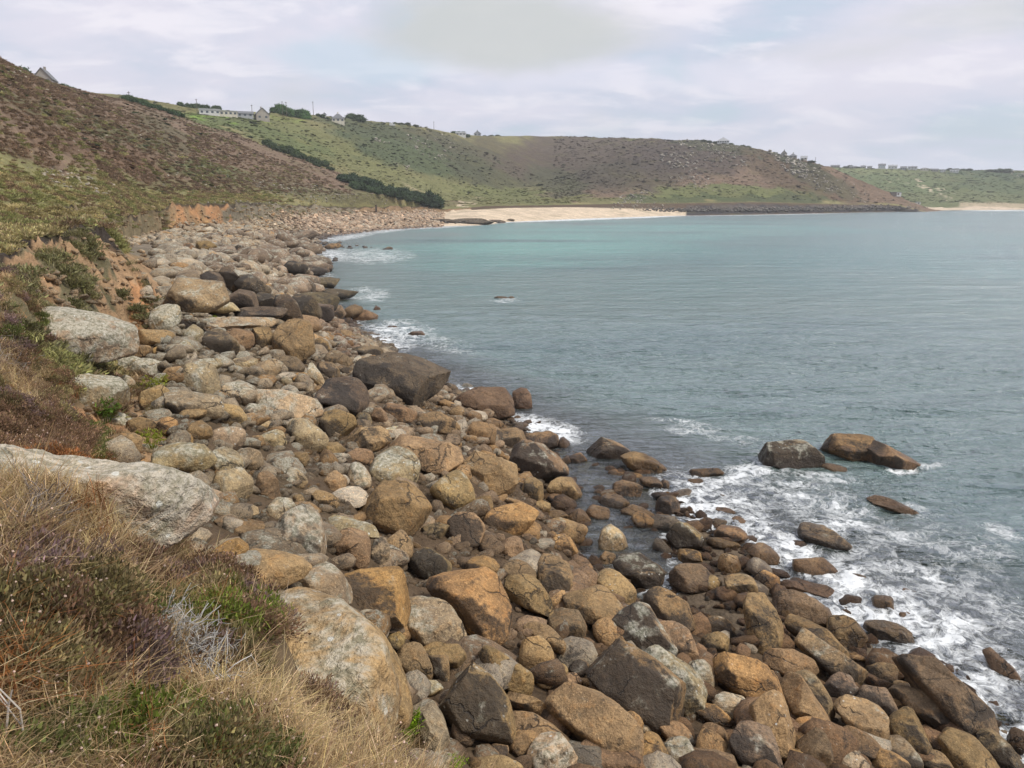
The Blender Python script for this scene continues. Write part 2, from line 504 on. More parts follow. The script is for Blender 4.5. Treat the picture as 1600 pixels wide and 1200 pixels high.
C_[:] = GRAVEL
paint(band(VPP, -1, 2.9, .3) * (azd < 5), (.12, .085, .05))
paint(band(VPP, 2.05, 3.0, .2) * (azd < 2) * (near_w > .02), (.34, .22, .12), .8)
paint(band(VPP, 3, 4, .3) * (azd < -27.5), (.16, .11, .06))
bank = lambda cx, cy, rx, ry: np.clip((1 - np.hypot((PXw - cx) / rx, (PYv + near_w * 60 - cy) / ry)) * 3 + .5, 0, 1) * (VPP < 4.9) * (azd < -20)
paint(bank(200, 690, 75, 110), SOIL)
paint(bank(225, 745, 30, 40), (.46, .27, .12))
paint(bank(150, 655, 60, 22), ORANGE)
paint(bank(430, 1040, 60, 80) * (VPP > 1.6), (.30, .22, .14))
paint(band(VPP, 4, 10, .1) * (azd < -24) * (VPP > 4), SOIL)
paint(cliff1 * (fbm(flat * .35 + 77, 4) > 0.12), (.15, .13, .075))
paint(cliff1 * (np.abs(PXv - 225) < 22) * (np.abs(PYv - 490) < 45), ORANGE)
paint(band(VPP, 4.86, 5.05, .04) * (azd < -25), PEAT)
paint(band(VPP, 5.02, 12, .05) * (azd < -26.5), OLIVE)
paint(band(VPP, 7.5, 10.0, .2) * (azd > -26.3) * (azd < -16), (.20, .165, .125))
# cliff 2
gul = fbm(np.stack([azd * 2.2, VPP * 1.1, azd * 0], 1) + 5, 4, .6)
PXc = PXv + gul * 26
paint(band(VPP, 10, 10.95, .2) * (azd < -3), SOIL * .8)
paint(band(VPP, 10, 10.9, .2) * (PXc < 262), (.24, .195, .115))
paint(band(VPP, 10.0, 10.9, .2) * (PXc > 268) * (PXc < 352), ORANGE)
paint(band(VPP, 10.0, 10.9, .2) * (PXc > 240) * (PXc < 352) * np.clip(gul * 4 + .1, 0, 1), (.24, .17, .10), .85)
paint(band(VPP, 10.0, 10.95, .2) * (PXc > 352) * (PXc < 560), (.20, .17, .12))
paint(band(VPP, 10.0, 10.95, .2) * (PXc > 560) * (PXc < 700), (.25, .17, .10))
paint(band(VPP, 10.88, 11.06, .06) * (azd < -5), PEAT, .8)
paint(band(VPP, 11.04, 12.2, .1), OLIVE)
paint(band(VPP, 11.3, 12.6, .3) * (wn > .05), TAN, .6)
paint(VPP > 12 - wn * .3, HEATHER)
P = lambda cx, cy, rx, ry, rot=0: _ell(cx, cy, rx, ry, rot)


def soft_hue(c):
    c = np.array(c, float)
    return c * np.array([.9, 1.1, .95]) if c[0] > c[1] * 1.25 and c[0] < .2 else c


def _ell(cx, cy, rx, ry, rot=0, soft=.35):
    c, s = math.cos(R_(rot)), math.sin(R_(rot))
    dx, dy = PXw - cx, PYw - cy
    u = (dx * c + dy * s) / rx
    v = (-dx * s + dy * c) / ry
    return np.clip((1 - np.hypot(u, v)) / soft + .5, 0, 1) * (VPP > 11.1)


L_ = IX['L']
paint((VPP > 14) * (azd < 5), OLIVE * .9)
for (x, y, rx, ry, rot, c, k) in [
        (120, 190, 170, 14, 18, (.12, .095, .055), .8), (60, 230, 150, 22, 14, HEATHER * 1.2, .8), (170, 245, 130, 18, 14, (.15, .075, .055), .7),
        (330, 268, 70, 12, 8, GREEN * .9, .8), (260, 210, 60, 18, 30, (.10, .09, .05), .7), (420, 285, 60, 16, 10, (.15, .10, .065), .8), (100, 285, 200, 10, 4, OLIVE, .8),
        (300, 290, 120, 8, 3, (.17, .13, .07), .6), (520, 305, 100, 12, 6, (.15, .115, .07), .8),
        (380, 195, 90, 12, 8, GREEN * 1.1, .9), (430, 208, 120, 16, 15, GREEN, .9), (350, 182, 75, 3.5, 2, BRIGHT, .95), (440, 187, 40, 2.6, 2, (.24, .30, .06), .95),
        (560, 250, 170, 18, 26, (.15, .155, .065), .85), (470, 228, 60, 9, 22, GREEN, .8), (700, 300, 120, 14, 14, (.16, .16, .07), .9), (640, 235, 130, 30, 18, DKGR, .95), (610, 205, 120, 14, 12, (.075, .085, .045), .8),
        (760, 265, 70, 28, 22, (.07, .072, .042), .85), (700, 220, 70, 10, 18, (.085, .08, .05), .7), (620, 190, 50, 5, 6, (.17, .16, .07), .7), (790, 245, 60, 20, 35, (.09, .075, .05), .7), (800, 305, 90, 12, 8, (.14, .15, .06), .9),
        (900, 250, 110, 42, 0, (.10, .062, .056), .95), (930, 225, 120, 14, 0, PURP, .7), (1000, 240, 120, 26, 0, PURP * .9, .7), (980, 275, 90, 25, 0, (.075, .066, .046), .8), (870, 285, 50, 22, 20, (.075, .078, .045), .8),
        (1080, 245, 100, 30, 0, (.075, .06, .05), .8), (1130, 228, 90, 10, 8, (.085, .09, .05), .8), (1150, 300, 140, 11, 0, (.13, .15, .055), .9), (1100, 312, 150, 7, 0, (.065, .085, .035), .9),
        (1240, 270, 80, 28, 22, (.12, .07, .05), .85), (1240, 252, 70, 9, 24, (.065, .075, .045), .8), (1300, 290, 60, 14, 24, (.10, .075, .052), .8), (1230, 312, 60, 8, 0, (.07, .085, .04), .9), (1330, 313, 50, 6, 8, (.15, .08, .06), .7),
        (910, 312, 70, 5, 0, (.15, .15, .06), .8), (1000, 212, 90, 3.5, 0, (.12, .13, .05), .7)]:
    paint(_ell(x, y, rx, ry, rot), soft_hue(c), k)
far = (VPP > 16.8)
paint(far * 1.0, (.13, .15, .065))
for (x, y, rx, ry, rot, c, k) in [(1400, 285, 90, 14, 6, (.12, .155, .065), .8), (1550, 272, 80, 6, 4, (.055, .085, .045), .8), (1560, 290, 70, 12, 6, (.08, .11, .05), .7), (1450, 310, 130, 6, 0, (.14, .155, .07), .7),
                                  (1360, 268, 60, 3, 2, (.20, .22, .10), .8), (1580, 260, 40, 3, 3, (.07, .14, .05), .8)]:
    paint(_ell(x, y, rx, ry, rot) * far, c, k)
paint(far * _ell(1455, 296, 34, 1.6, 24), SAND, .9)
paint(far * _ell(1388, 285, 10, 1.0, -50), SAND, .7)
# sands and shore rocks
paint(band(VPP, 8.6, 10.25, .15) * (azd > -5.2) * (azd < 12.5), SAND)
paint(band(VPP, 9.1, 10.6, .2) * (azd > 12.4) * (azd < 27.6), DROCK)
paint(band(VPP, 16.9, 17.97, .1) * (azd > 25.4) * (azd < 45), SAND)
paint(band(VPP, 10.0, 10.7, .2) * (azd > 12.4) * (azd < 27.6) * (wn > -.1), (.10, .085, .075))
paint(band(VPP, 17.9, 18.3, .15) * (azd > 29.5), (.50, .40, .28), .7)
paint(_ell(730, 320, 20, 1.4, -20), SAND, .8)
paint(_ell(660, 300, 36, 1.6, 24), (.30, .26, .16), .7)
paint((TZ.ravel() < .35) * (rr < 330), SEABED)
paint((TZ.ravel() < -.6) * (azd > -5) * (rr > 200), SAND * .8)
paint(((VPP < 9.4) & (TZ.ravel() < .6) & (rr < 330)) * 1.0, (.13, .095, .065), .8)

mat_ground = bpy.data.materials.new('ground_cover')
mat_ground.use_nodes = True


def build_ground_mat():
    t = mat_ground.node_tree
    t.nodes.clear()
    at = N(t, 'ShaderNodeAttribute', attribute_name='Col')
    geo = N(t, 'ShaderNodeNewGeometry')
    p = geo.outputs['Position']
    fine = noise_(t, p, 9, 5, .65)
    mid = noise_(t, p, 1.1, 5, .62)
    big = noise_(t, vscale(t, p, (1, 1, 2.5)), .16, 6, .66)
    c = at.outputs['Color']
    v = math_(t, 'ADD', math_(t, 'MULTIPLY', mid, .9), math_(t, 'MULTIPLY', big, .9))
    v = math_(t, 'ADD', v, math_(t, 'MULTIPLY', fine, .7))
    v = ramp_(t, v, .85, 1.65, .60, 1.42)
    cc = N(t, 'ShaderNodeVectorMath', operation='SCALE')
    t.links.new(c, cc.inputs[0])
    t.links.new(v, cc.inputs['Scale'])
    hue = noise_(t, p, .045, 5, .6)
    c2 = mixc(t, math_(t, 'MULTIPLY', ramp_(t, hue, .5, .68), .35), cc.outputs[0], (.12, .11, .045))
    b = N(t, 'ShaderNodeBump')
    b.inputs['Strength'].default_value = .9
    b.inputs['Distance'].default_value = .5
    h = math_(t, 'ADD', math_(t, 'MULTIPLY', mid, .5), math_(t, 'MULTIPLY', big, 2.2))
    h = math_(t, 'ADD', h, math_(t, 'MULTIPLY', fine, .1))
    t.links.new(h, b.inputs['Height'])
    bs = N(t, 'ShaderNodeBsdfPrincipled')
    t.links.new(c2, bs.inputs['Base Color'])
    bs.inputs['Roughness'].default_value = .95
    bs.inputs['Specular IOR Level'].default_value = .15
    t.links.new(b.outputs[0], bs.inputs['Normal'])
    o = N(t, 'ShaderNodeOutputMaterial')
    t.links.new(bs.outputs[0], o.inputs[0])


build_ground_mat()
na, nv = TR.shape
ii = np.arange(na * nv).reshape(na, nv)
faces = np.stack([ii[:-1, :-1].ravel(), ii[1:, :-1].ravel(), ii[1:, 1:].ravel(), ii[:-1, 1:].ravel()], 1)
faces = faces[:, ::-1]
terrain = mesh_obj('coastal_terrain', np.stack([TX.ravel(), TY.ravel(), TZ.ravel()], 1), faces, mat_ground)
col_attr(terrain.data, C_)
tag(terrain, kind='structure')

# ------------------------------------------------------------------ sea
FOAM = [(850, 672, 75, 17, 12, .95), (800, 655, 30, 10, 0, .7), (1120, 775, 100, 26, 18, .75), (1100, 800, 70, 24, 30, .95), (1170, 735, 60, 22, -20, .85), (1250, 770, 110, 22, 10, .55), (1425, 732, 50, 9, -12, 1.0), (1180, 830, 60, 34, 35, .95),
        (1235, 860, 70, 30, 30, .85), (1330, 905, 90, 34, 20, .8), (1390, 950, 110, 42, 20, .9), (1330, 930, 60, 40, 0, .9), (1480, 1000, 100, 50, 30, .85), (1540, 1080, 60, 60, 50, .95), (1590, 1160, 50, 60, 50, .9), (1400, 870, 170, 46, 15, .48), (1500, 940, 120, 50, 20, .55), (1300, 800, 110, 30, 10, .5),
        (1500, 850, 110, 26, 10, .38), (1570, 830, 50, 10, 15, .6), (1150, 690, 60, 10, 10, .35), (1080, 670, 70, 12, 10, .42), (515, 398, 44, 11, 0, .62), (490, 432, 32, 9, 0, .62), (540, 371, 50, 4, -8, .62), (600, 361, 50, 3, -6, .6), (680, 355, 80, 2.0, -3, .6),
        (580, 400, 70, 12, 0, .5), (590, 535, 60, 16, 0, .85), (620, 515, 60, 14, 0, .65), (640, 525, 26, 10, 0, .85), (700, 540, 60, 14, 10, .35), (470, 470, 30, 8, 0, .9), (575, 460, 40, 12, 0, .5), (540, 500, 30, 10, 0, .9), (735, 612, 24, 6, 0, .85),
        (790, 469, 26, 4, 0, .6), (900, 343, 200, 1.6, -2, .9), (1030, 338, 60, 1.6, -3, 1.0), (1200, 335, 150, 1.3, -1, .6), (1430, 329.4, 40, 1.3, 0, .9), (1560, 329, 60, 1, 0, .9), (1285, 745, 60, 8, 5, .7), (1430, 800, 40, 7, 8, .5), (1200, 740, 60, 12, 0, .55),
        (1300, 835, 60, 20, 0, .5), (1360, 990, 60, 14, 0, .7), (1040, 770, 22, 10, 0, .6)]


def build_sea():
    rs = [8.0]
    while rs[-1] < 4200:
        r = rs[-1]
        rs.append(r + max(.11, r * .0052 if r < 70 else r * .012))
    rs = np.array(rs)
    azs = np.radians(np.concatenate([np.arange(-27, 42.01, .17), np.arange(43, 101, 2.0)]))
    Rm, Am = np.meshgrid(rs, azs)
    Xs, Ys = Rm * np.sin(Am), Rm * np.cos(Am)
    fl = np.stack([Xs.ravel(), Ys.ravel(), np.zeros(Xs.size)], 1)
    # waves roll in from the open sea on the right, crests lying across the view
    th = R_(205)
    u = fl[:, 0] * math.sin(th) + fl[:, 1] * math.cos(th)
    wr = fbm(fl * .07, 3)
    h = .085 * np.sin(u * 1.15 + wr * 7) + .05 * np.sin(u * 2.3 + fl[:, 0] * .7 + wr * 11)
    st = np.stack([fl[:, 0] * .45, fl[:, 1] * 1.5, fl[:, 2]], 1)
    h += fbm(st, 4, .6) * .17
    h += (1 - np.abs(fbm(st * 1.7 + 40, 3, .6)) * 2.2) * .05
    r = Rm.ravel()
    gz = ground_grid(fl)
    depth = -gz
    damp = np.clip(depth / 1.5, .3, 1) * np.clip((90 - r) / 30, 0, 1)
    z = h * damp
    px, py = project(np.stack([fl[:, 0], fl[:, 1], z * 0], 1))
    w1, w2 = fbm(fl * .35 + 5, 4) * 26, fbm(fl * .35 + 15, 4) * 12
    k = np.clip(1 - r / 150, .1, 1)
    px, py = px + w1 * k, py + w2 * k
    foam = np.zeros(len(r))
    for (cx, cy, rx, ry, rot, s) in FOAM:
        c_, s_ = math.cos(R_(rot)), math.sin(R_(rot))
        dx, dy = px - cx, py - cy
        d = np.hypot((dx * c_ + dy * s_) / (rx * 1.25), (-dx * s_ + dy * c_) / (ry * 1.35))
        foam = np.maximum(foam, s * np.clip(1.25 * (1 - d ** 1.6), 0, 1))
    edge = np.clip(1 - np.abs(depth - .05) / .3, 0, 1) * .5 * (r > 16) * (Am.ravel() > -.4)
    pool = (np.abs(px - 930) < 110) & (py > 690) & (py < 905)
    edge = np.where(pool, 0, edge)
    foam = np.maximum(foam, edge)
    z += foam * fbm(fl * 2.2 + 70, 3, .6) * .22 * (r < 90)
    n, m = Rm.shape
    jj = np.arange(n * m).reshape(n, m)
    fc = np.stack([jj[:-1, :-1].ravel(), jj[1:, :-1].ravel(), jj[1:, 1:].ravel(), jj[:-1, 1:].ravel()], 1)[:, ::-1]
    # leave out the part buried inside the land
    dry = (gz > 1.2)
    fc = fc[~dry[fc].all(1)]
    o = mesh_obj('sea_water', np.stack([fl[:, 0], fl[:, 1], z], 1), fc, mat_sea)
    flt_attr(o.data, foam, 'foam')
    flt_attr(o.data, depth, 'depth')
    # colour of the water body: turquoise over sand, slate over weed and deep water
    px, py = project(np.stack([fl[:, 0], fl[:, 1], z * 0], 1))
    w = fbm(fl * .02 + 3, 4)
    w3 = fbm(fl * np.array([.012, .03, 1]) + 8, 4)
    c = np.zeros((len(r), 3)); c[:] = (.145, .225, .205)
    def mixin(m, col):
        m = np.clip(m, 0, 1)[:, None]
        return c * (1 - m) + np.asarray(col) * m
    c = mixin(np.clip(1.1 - np.abs(py - 400) / 75 + w * 1.2, 0, 1) * np.clip((px - 600) / 120, 0, 1) * .85, (.09, .22, .21))
    c = mixin(np.clip(1.2 - np.hypot((px - 840) / 260, (py - 385) / 38) + w * .8, 0, 1), (.14, .37, .32))
    c = mixin(np.clip(1.0 - np.hypot((px - 1080) / 260, (py - 358) / 18) + w * .5, 0, 1) * .8, (.17, .40, .35))
    c = mixin(np.clip(w3 * 3 - .35, 0, 1) * .75, (.045, .12, .125))
    c = mixin(np.clip(1.2 - np.abs(depth - .7) / .9, 0, 1) * (r < 60) * .6, (.085, .085, .06))
    col_attr(o.data, c)
    tag(o, kind='structure')
    return o


def ground_grid(fl):
    az = np.arctan2(fl[:, 0], fl[:, 1])
    lr = np.log(np.hypot(fl[:, 0], fl[:, 1]))
    out = np.empty(len(az))
    ii = np.clip(np.rint(np.interp(az, az_all, np.arange(NA))).astype(int), 0, NA - 1)
    for i in np.unique(ii):
        s = ii == i
        out[s] = np.interp(lr[s], LR[i], TZ[i])
    return out


mat_sea = bpy.data.materials.new('sea_surface')
mat_sea.use_nodes = True


def build_sea_mat():
    t = mat_sea.node_tree
    t.nodes.clear()
    geo = N(t, 'ShaderNodeNewGeometry')
    p = geo.outputs['Position']
    body = N(t, 'ShaderNodeAttribute', attribute_name='Col').outputs['Color']
    foam = N(t, 'ShaderNodeAttribute', attribute_name='foam').outputs['Fac']
    dep = N(t, 'ShaderNodeAttribute', attribute_name='depth').outputs['Fac']
    s1 = vscale(t, p, (.5, 1.6, 1))
    n1 = noise_(t, s1, 1.5, 6, .62, .3)
    n2 = noise_(t, vscale(t, p, (.10, .28, 1)), 1.1, 5, .6, .4)
    n3 = noise_(t, vscale(t, p, (.03, .075, 1)), .9, 4, .6, .4)
    h = math_(t, 'ADD', math_(t, 'MULTIPLY', n1, .75), math_(t, 'MULTIPLY', n2, 3.4))
    h = math_(t, 'ADD', h, math_(t, 'MULTIPLY', n3, 3.2))
    b = N(t, 'ShaderNodeBump')
    b.inputs['Strength'].default_value = 1.0
    b.inputs['Distance'].default_value = .8
    t.links.new(h, b.inputs['Height'])
    dif = N(t, 'ShaderNodeBsdfDiffuse')
    t.links.new(body, dif.inputs[0])
    t.links.new(b.outputs[0], dif.inputs['Normal'])
    tr = N(t, 'ShaderNodeBsdfTransparent')
    tr.inputs[0].default_value = (.62, .66, .58, 1)
    thru = ramp_(t, dep, .0, 1.7, .93, .0)
    m0 = N(t, 'ShaderNodeMixShader')
    t.links.new(thru, m0.inputs[0]); t.links.new(dif.outputs[0], m0.inputs[1]); t.links.new(tr.outputs[0], m0.inputs[2])
    gl = N(t, 'ShaderNodeBsdfGlossy')
    gl.inputs['Roughness'].default_value = .16
    gl.inputs[0].default_value = (.93, .95, 1, 1)
    t.links.new(b.outputs[0], gl.inputs['Normal'])
    fr = N(t, 'ShaderNodeFresnel')
    fr.inputs['IOR'].default_value = 1.33
    t.links.new(b.outputs[0], fr.inputs['Normal'])
    frs = math_(t, 'MINIMUM', math_(t, 'MULTIPLY', fr.outputs[0], .88), .48)
    m1 = N(t, 'ShaderNodeMixShader')
    t.links.new(frs, m1.inputs[0]); t.links.new(m0.outputs[0], m1.inputs[1]); t.links.new(gl.outputs[0], m1.inputs[2])
    # foam: lacy threads that close up into white where the water is broken
    wv = noise_(t, p, .8, 3, .6, 0, out=1)
    add = N(t, 'ShaderNodeVectorMath', operation='MULTIPLY_ADD')
    t.links.new(wv, add.inputs[0]); add.inputs[1].default_value = (1.5, 1.5, 0)
    t.links.new(p, add.inputs[2])
    q = add.outputs[0]
    a1 = noise_(t, q, 1.25, 6, .62, .4)
    a2 = noise_(t, q, 3.6, 5, .62, .3)
    lace = math_(t, 'SUBTRACT', 1.0, math_(t, 'MULTIPLY', math_(t, 'ABSOLUTE', math_(t, 'SUBTRACT', a1, .5)), 9.0))
    lace2 = math_(t, 'SUBTRACT', 1.0, math_(t, 'MULTIPLY', math_(t, 'ABSOLUTE', math_(t, 'SUBTRACT', a2, .5)), 6.5))
    lc = math_(t, 'ADD', math_(t, 'MULTIPLY', math_(t, 'MAXIMUM', lace, -.5), .55), math_(t, 'MULTIPLY', math_(t, 'MAXIMUM', lace2, -.5), .45))
    blot = noise_(t, vscale(t, p, (1, 1.4, 1)), .42, 7, .7, .4)
    f = math_(t, 'ADD', math_(t, 'MULTIPLY', foam, 1.22), math_(t, 'MULTIPLY', lc, 1.15))
    f = math_(t, 'ADD', f, math_(t, 'MULTIPLY', math_(t, 'SUBTRACT', blot, .5), 3.0))
    f = ramp_(t, f, .92, 2.0)
    f = math_(t, 'MULTIPLY', f, ramp_(t, foam, .03, .3))
    thin = math_(t, 'MULTIPLY', f, .84)
    fd = N(t, 'ShaderNodeBsdfDiffuse')
    fd.inputs[0].default_value = (.84, .87, .88, 1)
    fb = N(t, 'ShaderNodeBump')
    fb.inputs['Strength'].default_value = .8
    fb.inputs['Distance'].default_value = .12
    t.links.new(f, fb.inputs['Height'])
    t.links.new(fb.outputs[0], fd.inputs['Normal'])
    m2 = N(t, 'ShaderNodeMixShader')
    t.links.new(thin, m2.inputs[0]); t.links.new(m1.outputs[0], m2.inputs[1]); t.links.new(fd.outputs[0], m2.inputs[2])
    o = N(t, 'ShaderNodeOutputMaterial')
    t.links.new(m2.outputs[0], o.inputs[0])


build_sea_mat()
sea = build_sea()
# ------------------------------------------------------------------ rock material
def rock_material(name, source, stain=None):
    m = bpy.data.materials.new(name)
    m.use_nodes = True
    t = m.node_tree
    t.nodes.clear()
    tc = N(t, 'ShaderNodeTexCoord')
    oi = N(t, 'ShaderNodeObjectInfo')
    if source == 'object':
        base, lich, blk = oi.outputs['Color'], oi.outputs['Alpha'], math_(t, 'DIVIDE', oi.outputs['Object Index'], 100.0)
    else:
        a = N(t, 'ShaderNodeAttribute', attribute_type='INSTANCER', attribute_name='col')
        base, lich = a.outputs['Color'], a.outputs['Alpha']
        blk = .25
    off = N(t, 'ShaderNodeVectorMath', operation='MULTIPLY_ADD')
    cmb = N(t, 'ShaderNodeCombineXYZ')
    for i, k in enumerate((37.0, 91.0, 53.0)):
        t.links.new(math_(t, 'MULTIPLY', oi.outputs['Random'], k), cmb.inputs[i])
    t.links.new(tc.outputs['Object'], off.inputs[0])
    off.inputs[1].default_value = (1, 1, 1)
    t.links.new(cmb.outputs[0], off.inputs[2])
    p = off.outputs[0]
    geo = N(t, 'ShaderNodeNewGeometry')
    up = N(t, 'ShaderNodeSeparateXYZ')
    t.links.new(geo.outputs['Normal'], up.inputs[0])
    nb = noise_(t, p, 1.1, 5, .62, .3)
    nm = noise_(t, p, 5.5, 5, .66)
    nf = noise_(t, p, 30, 3, .75)
    ng = noise_(t, p, 12, 4, .72)
    # weathered crust against fresher pinkish granite
    c = mixc(t, ramp_(t, nb, .35, .66), vmul(t, base, (.66, .63, .62)), vmul(t, base, (1.28, 1.22, 1.12)))
    c = mixc(t, math_(t, 'MULTIPLY', ramp_(t, nm, .5, .7), .5), c, vmul(t, base, (1.35, 1.05, .72)))
    c = mixc(t, math_(t, 'MULTIPLY', ramp_(t, nm, .48, .30), .5), c, vmul(t, base, (.55, .54, .56)))
    # crystal grain
    c = mixc(t, ramp_(t, nf, .56, .70), c, vmul(t, base, (1.75, 1.7, 1.6)))
    c = mixc(t, math_(t, 'MULTIPLY', ramp_(t, nf, .44, .30), .75), c, vmul(t, base, (.32, .30, .30)))
    c = mixc(t, math_(t, 'MULTIPLY', ramp_(t, ng, .54, .36), .65), c, vmul(t, base, (.5, .5, .5)))
    # joints and hairline cracks
    ve = N(t, 'ShaderNodeTexVoronoi', feature='DISTANCE_TO_EDGE')
    ve.inputs['Scale'].default_value = .75
    wob = N(t, 'ShaderNodeVectorMath', operation='MULTIPLY_ADD')
    t.links.new(noise_(t, p, 2.2, 4, .6, 0, out=1), wob.inputs[0]); wob.inputs[1].default_value = (.5, .5, .5)
    t.links.new(p, wob.inputs[2])
    t.links.new(wob.outputs[0], ve.inputs['Vector'])
    crk = math_(t, 'MULTIPLY', ramp_(t, ve.outputs['Distance'], .014, .004), ramp_(t, noise_(t, p, .9, 2), .46, .56))
    c = mixc(t, math_(t, 'MULTIPLY', crk, .75), c, (.035, .03, .026))
    # black tar lichen
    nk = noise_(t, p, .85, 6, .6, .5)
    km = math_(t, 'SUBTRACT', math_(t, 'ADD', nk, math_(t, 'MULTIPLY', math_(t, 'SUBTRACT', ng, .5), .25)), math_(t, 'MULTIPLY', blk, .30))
    # shade painted in with it: faces turned left and to the camera go blacker
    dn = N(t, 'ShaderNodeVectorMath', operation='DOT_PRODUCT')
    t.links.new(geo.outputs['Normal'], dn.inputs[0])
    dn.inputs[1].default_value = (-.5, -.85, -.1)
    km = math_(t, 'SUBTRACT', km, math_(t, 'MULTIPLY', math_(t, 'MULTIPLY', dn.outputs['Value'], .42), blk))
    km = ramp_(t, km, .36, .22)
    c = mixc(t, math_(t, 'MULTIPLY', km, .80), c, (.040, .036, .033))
    # pale grey green crust lichen
    nl = noise_(t, p, 2.3, 7, .68, .4)
    lm = math_(t, 'ADD', nl, math_(t, 'MULTIPLY', up.outputs[2], .10))
    lm = math_(t, 'ADD', lm, math_(t, 'MULTIPLY', math_(t, 'SUBTRACT', lich, .5), .42))
    lm = ramp_(t, lm, .55, .72)
    lcol = mixc(t, ramp_(t, ng, .4, .6), (.25, .25, .18), (.56, .54, .45))
    c = mixc(t, math_(t, 'MULTIPLY', lm, .72), c, lcol)
    # white lichen spots
    vo = N(t, 'ShaderNodeTexVoronoi')
    vo.inputs['Scale'].default_value = 6.5
    t.links.new(p, vo.inputs['Vector'])
    sp_ = ramp_(t, math_(t, 'ADD', vo.outputs['Distance'], math_(t, 'MULTIPLY', ng, .22)), .27, .22)
    sp_ = math_(t, 'MULTIPLY', sp_, ramp_(t, math_(t, 'ADD', nb, math_(t, 'MULTIPLY', lich, .3)), .62, .74))
    c = mixc(t, math_(t, 'MULTIPLY', sp_, .8), c, (.66, .66, .60))
    bmp = N(t, 'ShaderNodeBump')
    bmp.inputs['Strength'].default_value = .85
    bmp.inputs['Distance'].default_value = .09
    h = math_(t, 'ADD', math_(t, 'MULTIPLY', nm, 1.3), math_(t, 'MULTIPLY', ng, .55))
    h = math_(t, 'ADD', h, math_(t, 'MULTIPLY', nf, .14))
    h = math_(t, 'ADD', h, math_(t, 'MULTIPLY', lm, .12))
    h = math_(t, 'SUBTRACT', h, math_(t, 'MULTIPLY', crk, .5))
    t.links.new(h, bmp.inputs['Height'])
    # stone the waves keep wet
    pz = N(t, 'ShaderNodeSeparateXYZ')
    t.links.new(geo.outputs['Position'], pz.inputs[0])
    wet = ramp_(t, math_(t, 'ADD', pz.outputs[2], math_(t, 'MULTIPLY', math_(t, 'SUBTRACT', nb, .5), 1.2)), .62, .30)
    c = mixc(t, wet, c, vmul(t, c, (.58, .54, .52)))
    bs = N(t, 'ShaderNodeBsdfPrincipled')
    t.links.new(c, bs.inputs['Base Color'])
    t.links.new(ramp_(t, wet, 0, 1, .82, .34), bs.inputs['Roughness'])
    bs.inputs['Specular IOR Level'].default_value = .3
    t.links.new(bmp.outputs[0], bs.inputs['Normal'])
    o = N(t, 'ShaderNodeOutputMaterial')
    t.links.new(bs.outputs[0], o.inputs[0])
    return m


def vmul(t, a, s):
    n = N(t, 'ShaderNodeVectorMath', operation='MULTIPLY')
    t.links.new(a, n.inputs[0])
    n.inputs[1].default_value = s
    return n.outputs[0]


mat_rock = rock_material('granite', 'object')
mat_stone = rock_material('granite_stones', 'instance')


def ico(sub):
    import bmesh
    bm = bmesh.new()
    bmesh.ops.create_icosphere(bm, subdivisions=sub, radius=1)
    v = np.array([x.co[:] for x in bm.verts])
    f = np.array([[q.index for q in fc.verts] for fc in bm.faces])
    bm.free()
    return v / np.linalg.norm(v, axis=1)[:, None], f


ICO = {k: ico(k) for k in (2, 3, 4, 5, 6)}


def poly_rock(planes, p, sub, size, bump=.045, cracks=0, seed=0, chips=8, chipr=(.74, .96)):
    """rounded convex body from half spaces (unit normal, distance), then worn with noise and split by cracks"""
    d, f = ICO[sub]
    n = np.array([q[0] for q in planes], float)
    n /= np.linalg.norm(n, axis=1)[:, None]
    h = np.array([max(q[1], .02) for q in planes])
    s = np.maximum(d @ n.T, 0) / h
    r = (s ** p).sum(1) ** (-1.0 / p)
    v = d * r[:, None]
    o = np.random.default_rng(seed)
    # chipped faces
    for c in range(chips):
        cn = o.normal(size=3)
        cn /= np.linalg.norm(cn)
        e_ = v @ cn
        lim = e_.max() * o.uniform(*chipr)
        ov = np.maximum(e_ - lim, 0)
        v = v - np.outer(ov * .92, cn)
    of = o.uniform(0, 90, 3)
    q = v / size
    dn = fbm(q * 1.1 + of + 9, 2, .5) * bump * 2.4 + fbm(q * 2.6 + of, 3, .5) * bump * 1.2 + fbm(q * 6.5 + of, 3, .6) * bump * .55
    if sub >= 5:
        dn += fbm(q * 19 + of, 2, .6) * bump * .25
    for c in range(cracks):
        cn = o.normal(size=3)
        cn /= np.linalg.norm(cn)
        w_ = np.abs(q @ cn - o.uniform(-.28, .28) + fbm(q * 3 + of + c, 2) * .06)
        dn -= .05 * np.exp(-(w_ / .016) ** 2)
    v = v + d * (dn * size)[:, None]
    return v, f


KIND = {'t': (.34, .255, .15), 'o': (.39, .26, .125), 'b': (.26, .19, .115), 'g': (.34, .285, .20), 'd': (.22, .175, .12), 'p': (.46, .38, .265), 'r': (.20, .145, .10), 'k': (.24, .18, .11), 'K': (.135, .112, .083)}
KIND = {k: tuple(np.array(v) * (1.06, 1.0, .90)) for k, v in KIND.items()}
LICH = {'t': .22, 'o': .1, 'b': .12, 'g': .52, 'd': .22, 'p': .6, 'r': .02, 'k': .42, 'K': .25}
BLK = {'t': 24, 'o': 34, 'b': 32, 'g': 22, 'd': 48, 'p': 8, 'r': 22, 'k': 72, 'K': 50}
TONE = {'t': 'tan', 'o': 'orange brown', 'b': 'brown', 'g': 'lichen grey', 'd': 'dark', 'p': 'pale', 'r': 'wet reddish', 'k': 'blackish', 'K': 'dark'}

ROCKS = []          # dict(cx, cy, w, h, pts, world)
GAIN = 1.0


